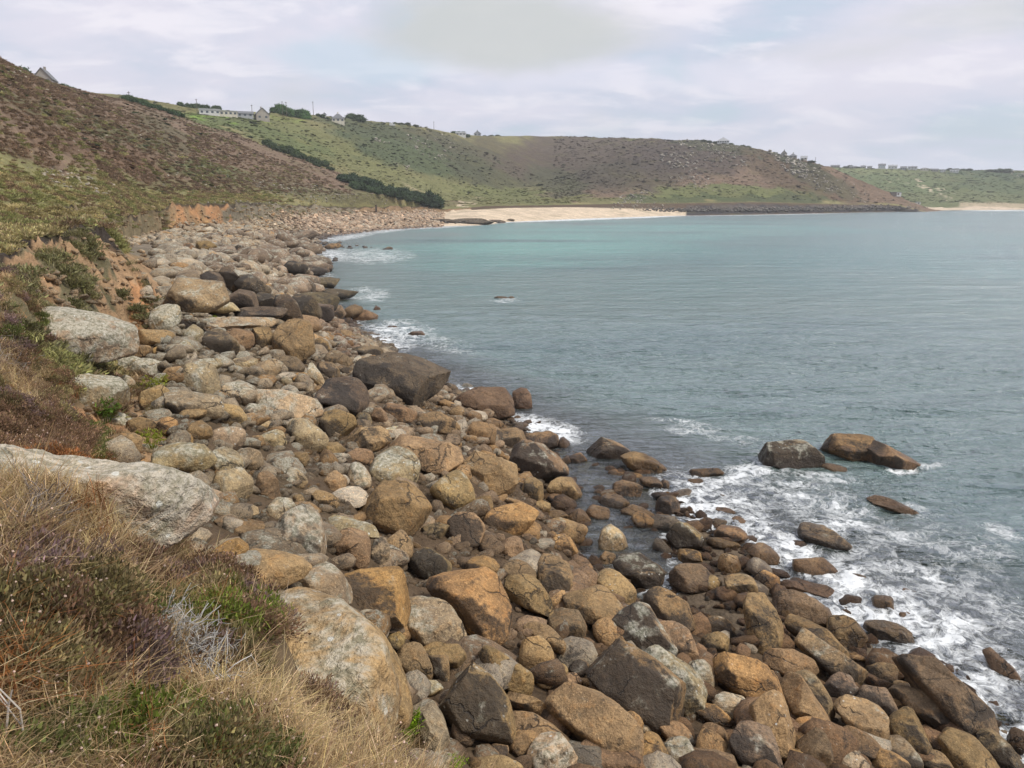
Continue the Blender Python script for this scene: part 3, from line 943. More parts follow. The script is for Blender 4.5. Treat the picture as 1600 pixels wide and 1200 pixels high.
def add_rock(code, style, pts, short=None, rest=None, cat='boulder', name='boulder', lift=.30, lich=None, blk=None, depthf=None, cracks=None, sub=None):
    pts = np.array(pts, float)
    if len(pts) > 2:
        # convex hull, anticlockwise in (right, up)
        P2 = np.stack([pts[:, 0], -pts[:, 1]], 1)
        P2 = hull(P2)
    rmin_ = 3.0
    cx, cy = (P2[:, 0].min() + P2[:, 0].max()) / 2, -(P2[:, 1].min() + P2[:, 1].max()) / 2
    w, h = np.ptp(P2[:, 0]), np.ptp(P2[:, 1])
    if cx < 340 and cy > 780 and w > 300:
        rmin_, lift, sub, bumpk = 5.2, .16, 6, .07
    else:
        bumpk = None
    if cx < 262 and code == 'g' and lich is None:
        lich = .85
    if cy < 512 and 300 < cx < 560:
        lift = .75
        depthf = .7
    if w > 150 and cx < 640 and cy > 950 and h > 200:
        lift = .3
        rmin_ = 4.9
        depthf = .75
        lich, blk = .62, 8
    # where its middle stands
    hp = hit(cx, cy, rmin=rmin_, floor=-.15)
    if hp is None:
        return None
    dist = hp[1]
    for _ in range(3):
        slant = math.sqrt(dist ** 2 + (CAM_H - hp[0].z) ** 2)
        lf = lift * h * slant / FPX
        h2 = hit(cx, cy, rmin=rmin_, lift=lf, floor=-.15)
        if h2 is None:
            break
        dist = h2[1]
    if h2 is None:
        h2, lf = hp, 0
    if bumpk:
        lich = .98
        blk = 0
    c = h2[0] + Vector((0, 0, lf))
    F = (Vector((0, 0, CAM_H)) - c)
    D = F.length
    # true scale at this pixel: depth along the optical axis
    zax = c.y * cp - (c.z - CAM_H) * sp
    sc = zax / FPX
    F.normalize()
    Rt = Vector((0, 0, 1)).cross(F)
    Rt.normalize()
    Rt = Rt if Rt.x > 0 else -Rt
    U = F.cross(Rt)
    U = U if U.z > 0 else -U
    seed = int(cx * 7 + cy * 13)
    o = np.random.default_rng(seed)
    Rn, Un, Fn = np.array(Rt), np.array(U), np.array(F)
    W = P2.copy()
    W[:, 0] -= cx
    W[:, 1] += cy
    W *= sc * (1.12 if cy < 512 else 1.05)
    planes = []
    k = len(W)
    rnd = 'r' in style
    for i in range(k):
        a, b = W[i], W[(i + 1) % k]
        e = b - a
        L = np.hypot(*e)
        if L < 1e-6:
            continue
        n2 = np.array([e[1], -e[0]]) / L
        dd = float(n2 @ a)
        if dd < 0:
            n2, dd = -n2, -dd
        tl = o.uniform(-.12, .22)
        nn = n2[0] * Rn + n2[1] * Un + tl * Fn
        planes.append((nn, dd / math.sqrt(1 + tl * tl)))
    m = min(w, h) * sc
    dp = (depthf or o.uniform(.44, .6)) * (m * .6 + max(w, h) * sc * .4)
    upv = np.array([0, 0, 1.0])
    top = upv + .35 * Fn + o.normal(size=3) * .16
    planes.append((top, max(h * sc * .36, .05) * o.uniform(.9, 1.1) + 0))
    if rnd:
        for _ in range(6):
            nn = Fn + o.normal(size=3) * .7
            planes.append((nn, dp * o.uniform(.85, 1.05)))
    else:
        planes.append((Fn - .25 * Un + o.uniform(-.4, .4) * Rn, dp * .85))
        sgn = 1 if o.random() < .5 else -1
        planes.append((Fn * .7 + sgn * .8 * Rn + .1 * Un, dp * .9))
        planes.append((Fn * .8 - sgn * .6 * Rn + o.uniform(-.5, .5) * Un, dp * 1.0))
        for _ in range(4):
            planes.append((Fn + o.normal(size=3) * .75, dp * o.uniform(.8, 1.0)))
    for _ in range(4):
        planes.append((-Fn + o.normal(size=3) * .5, dp * o.uniform(.8, 1.0)))
    planes.append((-upv, max(h * sc * .5, dp * .5)))
    px = max(w, h)
    if sub is None:
        sub = 5 if px > 68 else 4 if px > 30 else 3
    if cracks is None:
        cracks = 2 if 'c' in style else (1 if px > 50 and o.random() < .45 else 0)
    pw = 14.0 if rnd else (46.0 if 'a' in style else 28.0)
    size = .5 * (w + h) * sc * .5
    v, f = poly_rock(planes, pw, sub, size, bump=bumpk or (.036 if rnd else .028), cracks=cracks, seed=seed, chips=10 if rnd else (22 if cy < 512 else 18), chipr=(.78, .96) if rnd else (.66, .93))
    # match the measured width and height exactly
    ca, cb = v @ Rn, v @ Un
    wa, wb = W[:, 0], W[:, 1]
    sa = np.ptp(wa) / np.ptp(ca)
    sb = np.ptp(wb) / np.ptp(cb)
    v = v + np.outer(ca * (sa - 1) + (wa.min() - ca.min() * sa), Rn) + np.outer(cb * (sb - 1) + (wb.min() - cb.min() * sb), Un)
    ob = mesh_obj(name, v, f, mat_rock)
    ob.location = c
    jt = o.uniform(.86, 1.14)
    col = np.array(KIND[code]) * jt * GAIN * np.array([1, o.uniform(.95, 1.05), o.uniform(.9, 1.1)])
    ob.color = (*col, LICH[code] + o.uniform(-.12, .12) if lich is None else lich)
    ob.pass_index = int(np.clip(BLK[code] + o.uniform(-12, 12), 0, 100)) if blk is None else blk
    tone = TONE[code]
    shape = 'rounded' if rnd else ('flat slab-like' if w > 2.1 * h else ('angular' if 'a' in style else 'blocky'))
    ROCKS.append(dict(ob=ob, cx=cx, cy=cy, w=w, h=h, c=c, short=short, rest=rest, tone=tone, shape=shape, cat=cat, R=max(w, h) * sc / 2))
    return ob


def hull(P2):
    pts = sorted(map(tuple, P2))
    def half(ps):
        out = []
        for q in ps:
            while len(out) >= 2 and (out[-1][0] - out[-2][0]) * (q[1] - out[-2][1]) - (out[-1][1] - out[-2][1]) * (q[0] - out[-2][0]) <= 0:
                out.pop()
            out.append(q)
        return out
    lo, hi = half(pts), half(pts[::-1])
    return np.array(lo[:-1] + hi[:-1])


def ell(cx, cy, rx, ry, rot=0, n=7):
    o = np.random.default_rng(int(cx * 3 + cy))
    a = np.arange(n) * 2 * math.pi / n + o.uniform(-.38, .38, n)
    k = o.uniform(.88, 1.1, n)
    c, s = math.cos(R_(rot)), math.sin(R_(rot))
    x, y = rx * np.cos(a) * k, ry * np.sin(a) * k
    return np.stack([cx + x * c - y * s, cy + x * s + y * c], 1)


# code style | outline in photograph pixels (or E cx cy rx ry rot) | short name | rest of the label
HERO = """
K ac|555,585 562,570 580,560 625,551 645,552 680,575 700,600 703,612 690,628 650,641 625,632 585,618 557,600|huge dark wedge-shaped boulder|the largest one at the water's edge
K r|493,618 510,600 530,590 550,592 570,608 575,630 573,648 560,655 530,645 500,632|round dark brown boulder|just left of the huge dark wedge-shaped boulder
p c|403,610 415,606 445,608 490,628 502,640 500,655 455,659 410,650 402,630|pale block with a flat creamy top|in the middle of the beach
g r|450,665 462,653 480,655 500,670 511,685 508,700 495,708 470,702 451,690|olive lichen-speckled boulder|below the pale block with a flat creamy top
b b|500,650 530,641 552,655 556,665 540,685 520,687 510,668||
t sc|540,688 555,670 600,668 610,690 600,702 560,712 541,702|tan cracked flat slab|left half of the big split slab
t sc|608,682 640,678 690,680 720,700 722,718 700,738 690,744 660,727 625,700 612,695|long brown cracked slab|right half of the big split slab
g r|577,732 600,702 620,698 645,708 655,732 652,755 630,763 600,760 580,747|grey round boulder with a frosted top|below the long brown cracked slab
b a|557,803 580,775 605,757 625,753 650,775 668,802 672,832 650,842 620,840 580,827 558,812|large peaked boulder, grey left and rusty right|in the centre of the beach
g r|429,820 445,800 470,792 495,800 507,825 508,850 500,873 475,886 445,874 430,850|big egg-shaped olive grey boulder|left of centre on the upper beach
t r|673,765 700,742 720,736 735,755 741,782 735,800 715,802 690,784|tan leaning oval boulder|right of the grey round boulder with a frosted top
t b|718,728 745,705 757,713 800,722 808,742 800,767 780,778 750,770 735,748|broad yellowish brown boulder|left of the black-faced box-shaped rock
p r|544,737 555,723 568,727 579,745 577,763 555,764 545,752|small creamy upright stone|left of the grey round frosted-top boulder
b b|700,815 715,802 740,805 756,822 757,852 740,862 705,852|squarish brown boulder|right of the large peaked boulder
b a|596,640 605,630 620,631 650,647 651,660 625,663 603,654|brown tilted brick-like rock|under the huge dark wedge-shaped boulder
b a|577,660 592,637 605,650 608,662 590,664||
b sc|652,657 665,643 690,645 712,667 718,677 690,682 660,677||
k ac|797,702 805,688 840,695 880,710 887,727 885,752 850,763 820,747 800,732|black-faced box-shaped rock|beside the tidal pool
b b|820,684 830,675 855,674 872,686 870,700 845,703 822,696||
r sc|710,634 740,612 775,605 800,607 802,640 790,656 750,657 725,650|low pinkish cracked slab|reaching into the sea right of the huge dark boulder
r b|801,614 815,607 829,620 831,645 815,651 802,648|square end block of the pinkish slab|split off by a crack
d r|E 715 618 15 10 20||
b b|730,682 740,662 755,660 773,675 775,697 755,703 735,697||
b r|755,662 765,653 780,658 792,673 781,679 762,673||
b r|E 713 646 15 10 -30||
b r|E 740 653 13 10 20||
b a|813,777 820,752 832,747 848,760 849,784 830,790 815,787|upright brown split block|below the black-faced box-shaped rock
t a|855,767 865,747 885,750 900,768 909,787 880,782|tan wedge block|at the near edge of the tidal pool
b b|884,722 890,710 905,708 917,714 915,727 895,730||
k ac|916,714 925,697 942,684 965,695 985,712 965,722 940,724|rust-topped rock with a black lower face|at the far edge of the tidal pool
b r|970,722 985,708 1005,712 1025,730 1040,744 1010,744 985,736|long sloping brown rock|between the tidal pool and the open sea
b a|957,770 970,752 985,755 1000,765 1003,780 985,782|dark brown peaked rock|standing in the tidal pool
b r|936,785 945,772 965,772 983,790 975,801 950,799||
r a|1025,797 1035,780 1046,775 1057,790 1062,803 1040,808|reddish brown cone-shaped rock|against the white surf
o r|E 962 741 15 7 0||
o r|E 992 745 13 7 0||
r r|E 1018 756 20 9 20||
r a|E 1038 760 7 12 0||
r b|1078,747 1090,738 1125,732 1130,738 1105,747 1085,751|short brown log-shaped rock|lying in the foam right of the pool
r r|E 1084 755 15 7 -15||
b r|970,797 985,790 1005,795 1022,808 1010,814 980,809||
o r|987,808 1000,802 1015,810 1032,830 1015,834 1000,829|golden tan oval stone|beside the creamy upright stone by the pool
p r|936,852 942,827 955,820 975,835 980,852 970,866 945,867|large creamy egg-shaped stone|below the tidal pool
b r|914,805 925,790 950,795 954,809 935,816||
b a|885,810 895,795 910,800 923,816 910,824 890,819||
t r|853,822 865,810 885,815 913,825 917,842 895,851 865,842|tan loaf-shaped boulder|left of the large creamy egg-shaped stone
o r|E 881 850 24 15 25||
t r|E 845 792 15 11 0||
b r|E 868 780 12 8 0||
t r|E 870 805 20 8 5||
k ac|1042,842 1047,818 1065,822 1095,842 1100,857 1065,863 1045,857|blackish angular rock|at the surf edge below the cone-shaped rock
b r|E 1090 822 18 9 0||
d r|E 1121 820 14 10 0||
b r|1117,836 1125,822 1150,822 1168,836 1150,849 1120,847||
b r|E 1128 851 28 9 5||
b r|E 1155 816 13 9 0||
b r|E 1040 812 18 8 0||
r r|E 1133 778 16 5 0||
r r|E 1133 799 18 6 5||
k ac|1188,722 1205,700 1225,686 1260,688 1278,705 1285,736 1282,741 1240,736 1200,729|left sea rock with a black shadowed face|first of the two standing out in the sea
b ac|1285,706 1300,685 1330,677 1362,680 1366,693 1350,716 1340,723 1310,716 1290,713|domed brown sea rock|right of the left sea rock
b s|1350,720 1365,692 1380,692 1420,711 1436,723 1415,737 1385,732|sloping wet tail of the domed sea rock|with foam along its foot
r r|E 1300 735 22 9 10||
r s|E 1390 791 42 10 14|long reddish rock awash|in the sea below the two standing sea rocks
d r|1249,828 1265,821 1300,825 1322,845 1327,857 1300,859 1265,845|smooth grey brown rock like a whale's back|in the surf
b a|1240,897 1260,880 1290,871 1305,878 1295,897 1265,904|brown ridged rock|amid the surf below the whale's back rock
b r|1168,864 1180,850 1200,850 1217,870 1215,882 1190,884||
k r|E 1230 833 12 5 0||
r r|E 1245 852 15 8 0||
r s|1220,924 1240,914 1300,911 1309,918 1305,931 1250,935|long flat wet rock|washed by foam, right end pointing seaward
r c|1210,937 1230,927 1265,938 1290,955 1300,968 1265,975 1225,970|wet dark brown double rock|at the surf edge
r a|1361,947 1375,930 1390,935 1398,958 1375,959|small pointed rock|alone in the thick white surf
d r|1353,987 1380,974 1405,973 1425,990 1415,1007 1370,1007|flat dark round rock|with foam curling round it
r r|E 1415 965 12 8 30||
r r|E 1425 930 20 5 10||
r r|E 1340 905 18 6 10||
k ac|958,887 975,870 1000,866 1025,880 1036,900 1030,918 1005,928 985,916 965,902|dark angular boulder|just below the small pool of sea water
t r|926,907 940,893 955,890 975,905 990,930 993,947 975,952 955,932|tan cracked oval boulder|left of the dark angular boulder
b a|875,940 900,925 930,915 950,922 973,952 965,980 945,990 925,967 900,957 880,947|wide brown boulder with a hollow beneath|near the centre
b rc|1008,940 1015,925 1030,921 1065,935 1085,960 1088,985 1070,990 1030,972 1012,957|brown boulder with a deep vertical crack|below the dark angular boulder
k a|950,995 965,965 985,944 1005,955 1020,980 1045,1010 1056,1029 1020,1032 980,1024 955,1010|pyramid boulder, dark with a tan right edge|beside the vertical-crack boulder
t r|1023,982 1050,974 1072,985 1085,1010 1093,1032 1070,1037 1045,1012|pale tan boulder|right of the dark pyramid boulder
b ac|1160,942 1165,930 1190,932 1212,955 1225,990 1225,1015 1205,1029 1185,1007 1168,987 1162,962|tall brown leaning boulder|near the surf edge
b b|1097,985 1105,968 1125,965 1148,985 1148,1000 1125,1003 1100,1000||
b a|1096,1007 1110,989 1120,990 1138,1008 1130,1022 1105,1022||
k ac|916,1017 930,1004 960,1008 1000,1030 1045,1070 1068,1105 1070,1125 1045,1137 1000,1132 960,1107 935,1087 922,1050|huge blackish boulder with a gold upper rim|at the bottom centre
g r|994,1027 1010,1016 1040,1020 1075,1045 1098,1070 1102,1097 1090,1117 1070,1107 1040,1067 1000,1037|grey speckled boulder|leaning on the huge gold-rimmed boulder
p r|1075,1042 1090,1033 1108,1045 1116,1067 1110,1080 1095,1072||
o sc|1114,1057 1125,1038 1160,1030 1195,1040 1218,1065 1227,1097 1215,1110 1180,1092 1140,1084 1118,1072|broad pinkish tan layered slab|right of the grey speckled boulder
b b|1194,1037 1215,1022 1240,1016 1262,1025 1275,1057 1250,1067 1215,1060|brown angular hump|right of the pinkish tan layered slab
t a|1220,1060 1235,1062 1265,1090 1290,1120 1300,1132 1275,1137 1245,1127 1225,1092|long leaning tan slab|in front of the dark upright slab
d r|1236,1067 1250,1053 1270,1055 1290,1075 1303,1105 1300,1127 1280,1112 1255,1082|dark upright rounded slab|behind the long leaning tan slab
t a|1170,1107 1175,1088 1200,1083 1215,1100 1235,1145 1242,1170 1228,1182 1205,1167 1185,1142 1172,1132|tan block with a dark stripe down its left|near the bottom edge
p b|1112,1097 1125,1086 1155,1085 1168,1095 1170,1114 1150,1121 1120,1111|pale pitted flat stone|left of the tan block with a dark stripe
o r|1080,1115 1090,1102 1120,1102 1140,1115 1138,1131 1110,1129|smooth golden oval stone|touching the pale pitted flat stone
p r|976,1102 990,1097 1012,1110 1024,1132 1020,1146 1000,1142 980,1122|creamy leaning oval stone|in front of the huge gold-rimmed boulder
o r|E 983 1135 22 24 20||
b r|E 1055 1145 28 18 10||
o r|987,1162 1000,1148 1025,1155 1045,1180 1050,1205 1015,1216 992,1192|||
g r|E 1065 1176 30 24 0||
d b|1142,1152 1160,1135 1190,1138 1205,1155 1212,1180 1225,1206 1180,1212 1155,1187|dark topped blocky boulder|cut by the bottom edge below the striped tan block
b r|E 1117 1150 25 14 35||
o r|1237,1142 1255,1124 1285,1125 1310,1145 1320,1172 1295,1177 1265,1162 1240,1157|orange brown domed boulder|in front of the long leaning tan slab
r a|1245,1177 1255,1150 1270,1141 1290,1160 1300,1187 1285,1207 1255,1207|brown stone with a purple patch|in front of the orange brown domed boulder
o r|E 1256 1196 36 16 10||
b r|905,1182 920,1160 945,1156 980,1170 1000,1197 1010,1216 920,1216|purple brown boulder|at the bottom edge below the long smooth one
t r|1245,1001 1255,994 1300,1018 1345,1042 1350,1056 1335,1065 1300,1051 1260,1021|long tan finger-shaped slab|lying diagonally near the surf
b s|1228,977 1245,970 1290,985 1315,1005 1325,1022 1310,1029 1270,1006 1235,992||
b a|1293,982 1310,965 1330,968 1350,995 1352,1007 1330,1016 1305,1002|brown two-faced boulder|at the surf edge above the finger-shaped slab
r sc|1397,1044 1425,1038 1460,1055 1510,1085 1545,1110 1556,1127 1545,1147 1520,1149 1480,1127 1440,1092 1405,1062|big wet brown slab|sloping into the surf at lower right
b r|E 1408 1075 15 12 0||
d b|1390,1094 1410,1082 1440,1080 1465,1100 1480,1127 1455,1135 1415,1112|dark angular boulder with a flat top|left of the big wet brown slab
d b|1339,1102 1350,1080 1370,1074 1390,1095 1400,1114 1375,1122 1350,1110||
t b|1305,1122 1315,1098 1330,1094 1360,1110 1384,1130 1384,1152 1370,1161 1335,1144 1308,1132|brick-shaped tan boulder|at lower right between dark stones
b r|1392,1132 1400,1112 1415,1110 1435,1135 1455,1167 1440,1179 1415,1167 1397,1152|brown leaning egg-shaped boulder|right of the brick-shaped tan boulder
r a|1457,1127 1475,1117 1500,1125 1525,1150 1520,1162 1490,1157 1460,1147||
b r|1471,1172 1485,1150 1510,1150 1545,1175 1565,1206 1490,1212 1475,1192|brown rounded boulder|in the bottom right corner
b r|E 1460 1190 28 18 20||
b r|1312,1157 1325,1143 1350,1150 1375,1165 1385,1182 1350,1184 1325,1172||
d r|E 1412 1180 30 22 40||
g r|E 1328 1190 30 19 0|pale greenish grey round stone|at the bottom edge right of the domed orange one
o r|E 1388 1196 32 20 10||
d a|1290,1077 1315,1053 1330,1065 1340,1085 1320,1096 1300,1092||
d s|1530,1152 1550,1148 1580,1175 1600,1206 1570,1206 1545,1182|dark grey slab|in the surf at the very bottom right
r r|E 1592 1160 16 20 0||
r s|1538,1027 1550,1019 1580,1040 1597,1060 1570,1060 1548,1042|reddish rock with a foam skirt|at the right edge of the photo
r r|E 1592 1135 8 6 0||
o b|668,917 680,895 710,892 745,900 780,920 792,950 798,985 790,1005 750,1003 725,990 705,970 675,930|huge orange brown boulder|with a black stained underside, lower centre
g r|620,962 625,937 660,934 690,940 710,965 727,1000 725,1013 680,1012 640,997 622,982|grey boulder frosted with white lichen|left of the huge orange brown boulder
b a|788,917 805,900 825,903 850,930 864,952 860,966 840,960 800,942|arched brown boulder|right of the huge orange brown boulder
b rc|838,905 845,875 860,868 885,885 900,915 900,932 875,939 850,932|brown boulder with a grey cap line|right of the arched brown boulder
o b|728,887 740,872 765,870 780,890 775,909 745,908||
b r|E 810 895 28 20 10||
d r|855,972 870,953 900,952 915,980 910,998 890,1006 865,992|round slate grey boulder|right of the arched brown boulder and below it
t r|812,1037 820,1005 835,997 855,1010 865,1032 850,1046 835,1054|tan egg-shaped boulder|above the huge gold-rimmed boulder to its left
b r|818,982 835,973 860,980 883,1003 880,1020 860,1013 830,997||
k ac|688,1102 700,1075 735,1045 755,1042 775,1060 795,1100 803,1137 795,1159 765,1160 720,1137 695,1117|huge dark peaked boulder speckled white|with a pale lichen crest, lower centre
t sc|748,1020 760,1013 800,1035 830,1055 833,1077 825,1093 800,1082 770,1047|pale tan tilted slab|right of the dark white-speckled peaked boulder
b r|620,1027 630,1010 655,1008 668,1035 675,1057 660,1067 635,1052|reddish brown egg-shaped boulder|between the huge pale boulder and dark stones
t r|E 620 1002 13 16 -20||
b r|653,1017 675,1004 715,1012 727,1027 715,1046 690,1042 665,1032|brown curved boulder|below the white-frosted grey boulder
k a|668,1037 680,1025 695,1030 702,1052 695,1067 675,1052||
p r|E 672 1075 21 12 5|creamy flat oval stone|left of the dark white-speckled peaked boulder
t b|853,1087 870,1075 905,1080 940,1095 970,1125 1000,1177 980,1192 930,1167 890,1132 860,1112|long smooth tan boulder|running down to the bottom edge
g b|635,1112 645,1098 675,1097 690,1120 701,1162 695,1185 665,1182 645,1152|greenish grey crusted boulder|beside the bright green plant at the bottom
p a|822,1202 840,1165 860,1148 890,1155 903,1190 905,1216 830,1216|white-edged wedge boulder|at the bottom edge below the long smooth tan one
b s|790,1085 830,1095 855,1115 860,1127 835,1122 805,1107||
t a|800,1115 835,1118 880,1150 895,1165 850,1160 810,1150||
k r|E 780 1172 17 12 0||
b r|E 815 1168 20 20 0||
t r|E 852 1060 19 20 10||
t r|E 872 1048 17 13 45||
t r|E 893 1065 20 14 0||
k r|E 906 1046 17 15 0||
b r|E 903 1024 18 13 60||
g r|E 645 1197 36 24 10||
g r|E 690 1192 24 17 0||
t r|E 775 1200 45 16 5||
t s|335,897 370,870 395,857 440,872 470,890 482,912 475,927 430,930 380,920 345,907|smooth broad pinkish tan boulder|left, under the orange stone by the turf edge
o a|323,887 328,862 350,848 375,845 387,860 380,876 352,894|bright orange angular stone|perched beside the big lichen-covered rock
g r|470,892 500,880 520,885 545,915 548,942 520,950 485,930|white-patched grey boulder|right of the smooth broad tan boulder
o s|525,897 560,890 620,895 640,930 635,962 600,982 560,952 535,932|flat rusty brown bedrock slab|holding a small puddle
p r|430,947 450,930 490,927 515,945 518,970 480,974 440,962|pale mottled hump|between the turf edge and the smooth broad boulder
t r|370,1080 400,1010 440,975 480,964 510,967 560,1000 600,1050 623,1110 625,1162 600,1215 520,1240 440,1180|enormous pale granite boulder|beside the foreground grass at the bottom
t r|540,987 570,979 600,990 620,1030 640,1090 635,1132 615,1082 580,1022||
g r|E 577 968 26 17 10||
k r|638,882 648,860 665,856 685,868 705,887 700,902 675,907 650,897|blackish stone with white blotches|above the white-frosted grey boulder
b r|603,852 612,830 635,832 645,850 642,877 620,887 607,872|dark brown upright round stone|left of the blackish white-blotched stone
g r|580,862 588,838 603,840 609,860 606,887 590,890||
b b|518,852 530,833 550,826 575,832 578,857 575,887 545,890 525,882|squarish grey brown boulder|right of the big egg-shaped olive boulder
g s|500,814 520,803 560,815 590,835 585,845 550,832 515,830||
b b|400,767 410,737 425,737 436,755 435,777 415,785 402,780|brown upright block|upper left beach below the pale round boulders
g r|444,757 452,731 462,733 480,755 470,767 450,767||
b r|E 520 705 22 15 0||
b b|537,720 550,701 575,705 583,720 570,729 545,729||
g r|415,797 435,777 455,782 461,797 440,812 418,814||
g s|275,568 300,562 330,562 345,570 335,578 300,580||
g c|207,587 212,560 235,562 258,575 260,592 240,595 215,592|pale layered boulder|upper left beside the turf bank
g r|285,597 295,570 315,566 335,575 341,602 335,622 310,617 292,605|white-lichened round boulder|upper left of the beach
g r|343,617 350,600 370,597 395,607 400,622 385,637 360,632 345,624|grey brown dome boulder|right of the white-lichened round boulder
g a|385,594 400,575 430,562 442,568 438,587 415,597 395,602|pale elongated ridge-backed boulder|below the vertical split block
d b|425,562 440,557 465,555 475,574 470,587 450,582||
p a|480,592 486,568 500,587 508,602 495,612 483,605|pale pointed fin of rock|left of the round dark brown boulder
d r|493,582 500,566 520,567 530,582 528,594 505,592||
d b|503,572 510,552 530,548 550,565 545,577 520,577||
b c|488,547 490,530 505,528 516,540 510,554 495,557||
b r|E 504 527 17 9 0||
b r|E 538 525 15 10 0||
d r|E 558 528 9 6 0||
d b|548,555 560,541 578,545 600,555 580,567 555,565||
b r|E 545 583 15 10 0||
b bc|428,507 440,500 460,501 482,508 488,532 490,562 485,578 470,577 430,554 428,532|tall vertical brown block|standing beside a black cleft
b b|395,517 420,512 426,530 425,553 405,554 397,532|square block|left of the black cleft
g sc|307,507 320,495 370,494 425,500 427,512 395,515 350,513 315,512|long flat pale ledge|topping the split blocks
b b|350,514 392,517 396,547 385,554 372,532||
d r|308,547 315,525 330,514 350,516 370,538 371,554 350,560 320,557|brown rounded boulder with a tan scar|in front of the split blocks
g b|284,542 288,520 300,508 318,512 312,532 295,542||
g b|237,522 245,490 262,478 280,485 278,517 272,532 255,530|tall smooth grey buttress|at the foot of the orange soil hollow
t b|220,532 225,514 240,516 268,525 273,540 250,544 225,540|tan flat-topped block|beside the smooth grey buttress
o r|E 245 549 8 7 0||
o r|E 267 545 6 7 0||
o r|E 374 555 16 7 0|small honey-coloured oval stone|resting on the grey stone by the split blocks
g c|355,572 365,561 385,560 402,568 398,580 375,583 358,580||
g b|272,552 280,533 292,532 306,552 305,562 290,560||
t r|E 214 549 20 10 10||
g s|68,602 90,585 150,587 185,597 193,612 180,632 140,642 90,642 75,622|overhanging lichened slab|jutting from the turf bank on the left
g r|20,520 45,480 80,480 140,498 180,520 200,542 190,562 165,570 110,570 60,562|whale-shaped green grey rock|jutting from the bank on the left
p r|-60,742 80,730 170,747 250,787 322,842 330,880 300,918 240,937 185,915 60,860|big rock thick with pale lichen|in the left foreground grass
b r|E 220 667 22 16 10||
o r|E 260 667 17 16 0|bright orange rounded stone|stuck in the soil of the left bank
b r|292,674 300,660 315,658 330,675 325,688 308,690||
b r|E 300 648 22 11 0||
g r|328,692 335,674 350,668 378,675 382,697 372,706 345,702||
o a|270,685 280,674 293,680 300,697 285,698||
g r|243,717 255,695 280,692 315,705 333,727 325,742 295,742 260,734|large smooth pale grey boulder|below the orange stained bank
g r|330,724 340,702 355,698 370,708 381,732 378,744 350,744 332,734|frost-topped grey boulder|right of the large smooth pale grey boulder
p r|335,747 350,735 375,732 393,757 392,780 370,784 350,777|pale rounded triangular boulder|below the frost-topped grey boulder
t r|240,772 255,750 275,743 300,758 325,792 330,810 305,818 280,802|tan humped boulder|half buried above the big lichen-covered rock
g r|E 328 778 21 18 20||
g r|372,706 385,700 405,710 410,732 395,740 378,730||
d r|E 356 818 19 13 0||
g s|350,800 375,790 400,797 402,806 375,812 352,808||
g r|260,637 265,612 290,608 330,622 345,642 335,657 300,652 275,647|long grey boulder with a tan end|upper left beach
r s|E 297 637 20 7 -12|flat reddish oval stone|lying on the long grey boulder
b a|275,398 290,381 300,384 307,399 295,404|small pyramid rock|on the far upper beach
b a|308,392 312,377 325,379 337,390 325,395||
g c|262,447 275,437 300,436 335,445 347,462 350,474 320,487 290,482 270,462|pale rock ribbed with parallel cracks|beyond the split blocks
p b|322,482 335,469 360,476 371,487 350,490||
g r|283,428 290,420 305,423 312,434 295,440||
K ac|317,432 330,425 345,432 350,452 345,464 330,457||
K ac|345,432 355,418 365,430 382,452 375,457 355,457||
K ac|350,467 365,454 385,455 400,477 395,484 370,480 352,472|black jointed crag block|lowest left of the dark crag
K ac|370,437 380,430 400,435 420,452 415,462 395,465 383,452|black jointed crag crest|top of the dark crag
K ac|395,472 405,458 425,460 435,480 415,484 400,482||
K ac|372,487 400,480 435,480 445,497 430,502 390,499||
K ac|430,467 445,462 460,475 470,497 460,504 445,502 435,482||
K ac|450,472 465,462 485,470 498,492 500,502 485,504 470,497||
K ac|465,467 480,457 515,460 527,477 525,485 505,480 480,477|dark overhanging ledge|above the square black sea cave
K a|488,478 505,475 520,482 519,500 500,502 492,492|square black sea-cave block|under the dark overhanging ledge
d a|520,492 530,478 540,492 535,500 522,500||
r a|538,487 550,477 560,480 567,492 555,498 540,497||
r s|552,496 565,485 575,490 589,502 575,507 555,502|purplish wedge rock|in the water off the dark crag
K ac|473,439 505,434 525,440 528,447 515,451 490,444|low dark wedge skerry|in the small foaming inlet
K ac|460,453 520,452 553,460 555,468 530,468 480,463||
t r|461,499 475,493 493,498 501,514 490,518 470,510||
K ac|445,414 460,408 480,418 475,429 450,427||
K ac|475,417 490,415 510,423 500,430 480,429||
r s|490,414 500,411 512,418 510,424 495,423||
d s|598,388 606,386 613,389 611,392 600,391|small dark skerry|farthest out from the far beach corner
d r|772,467 780,463 790,464 795,466 785,469|pair-topped skerry|alone in the middle of the sea
d r|792,467 798,463 804,466 802,469||
r a|583,485 588,478 594,482 593,487 585,488||
r r|E 612 512 9 3 0||
r r|E 650 523 15 5 -12||
b b|E 520 385 14 4 0||
K s|E 712 347 22 3.5 2|long dark low reef|left end of the spit before the far beach
K s|E 748 348.5 22 3.5 2|dark flat reef rock|middle of the spit before the far beach
K s|E 776 346 13 2.4 0|small dark reef rock|tip of the spit before the far beach
K s|E 736 344 26 2.5 0||
K s|E 690 344.5 16 2.5 0||
K s|E 797 344.5 7 1.8 0||
"""


def build_heroes():
    for line in HERO.strip().splitlines():
        parts = line.split('|')
        head, pts = parts[0].split(), parts[1]
        short = parts[2] if len(parts) > 2 and parts[2] else None
        rest = parts[3] if len(parts) > 3 and parts[3] else None
        if pts.startswith('E'):
            q = [float(k) for k in pts.split()[1:]]
            P_ = ell(*q)
        else:
            P_ = [tuple(map(float, k.split(','))) for k in pts.split()]
        add_rock(head[0], head[1], P_, short, rest)


build_heroes()


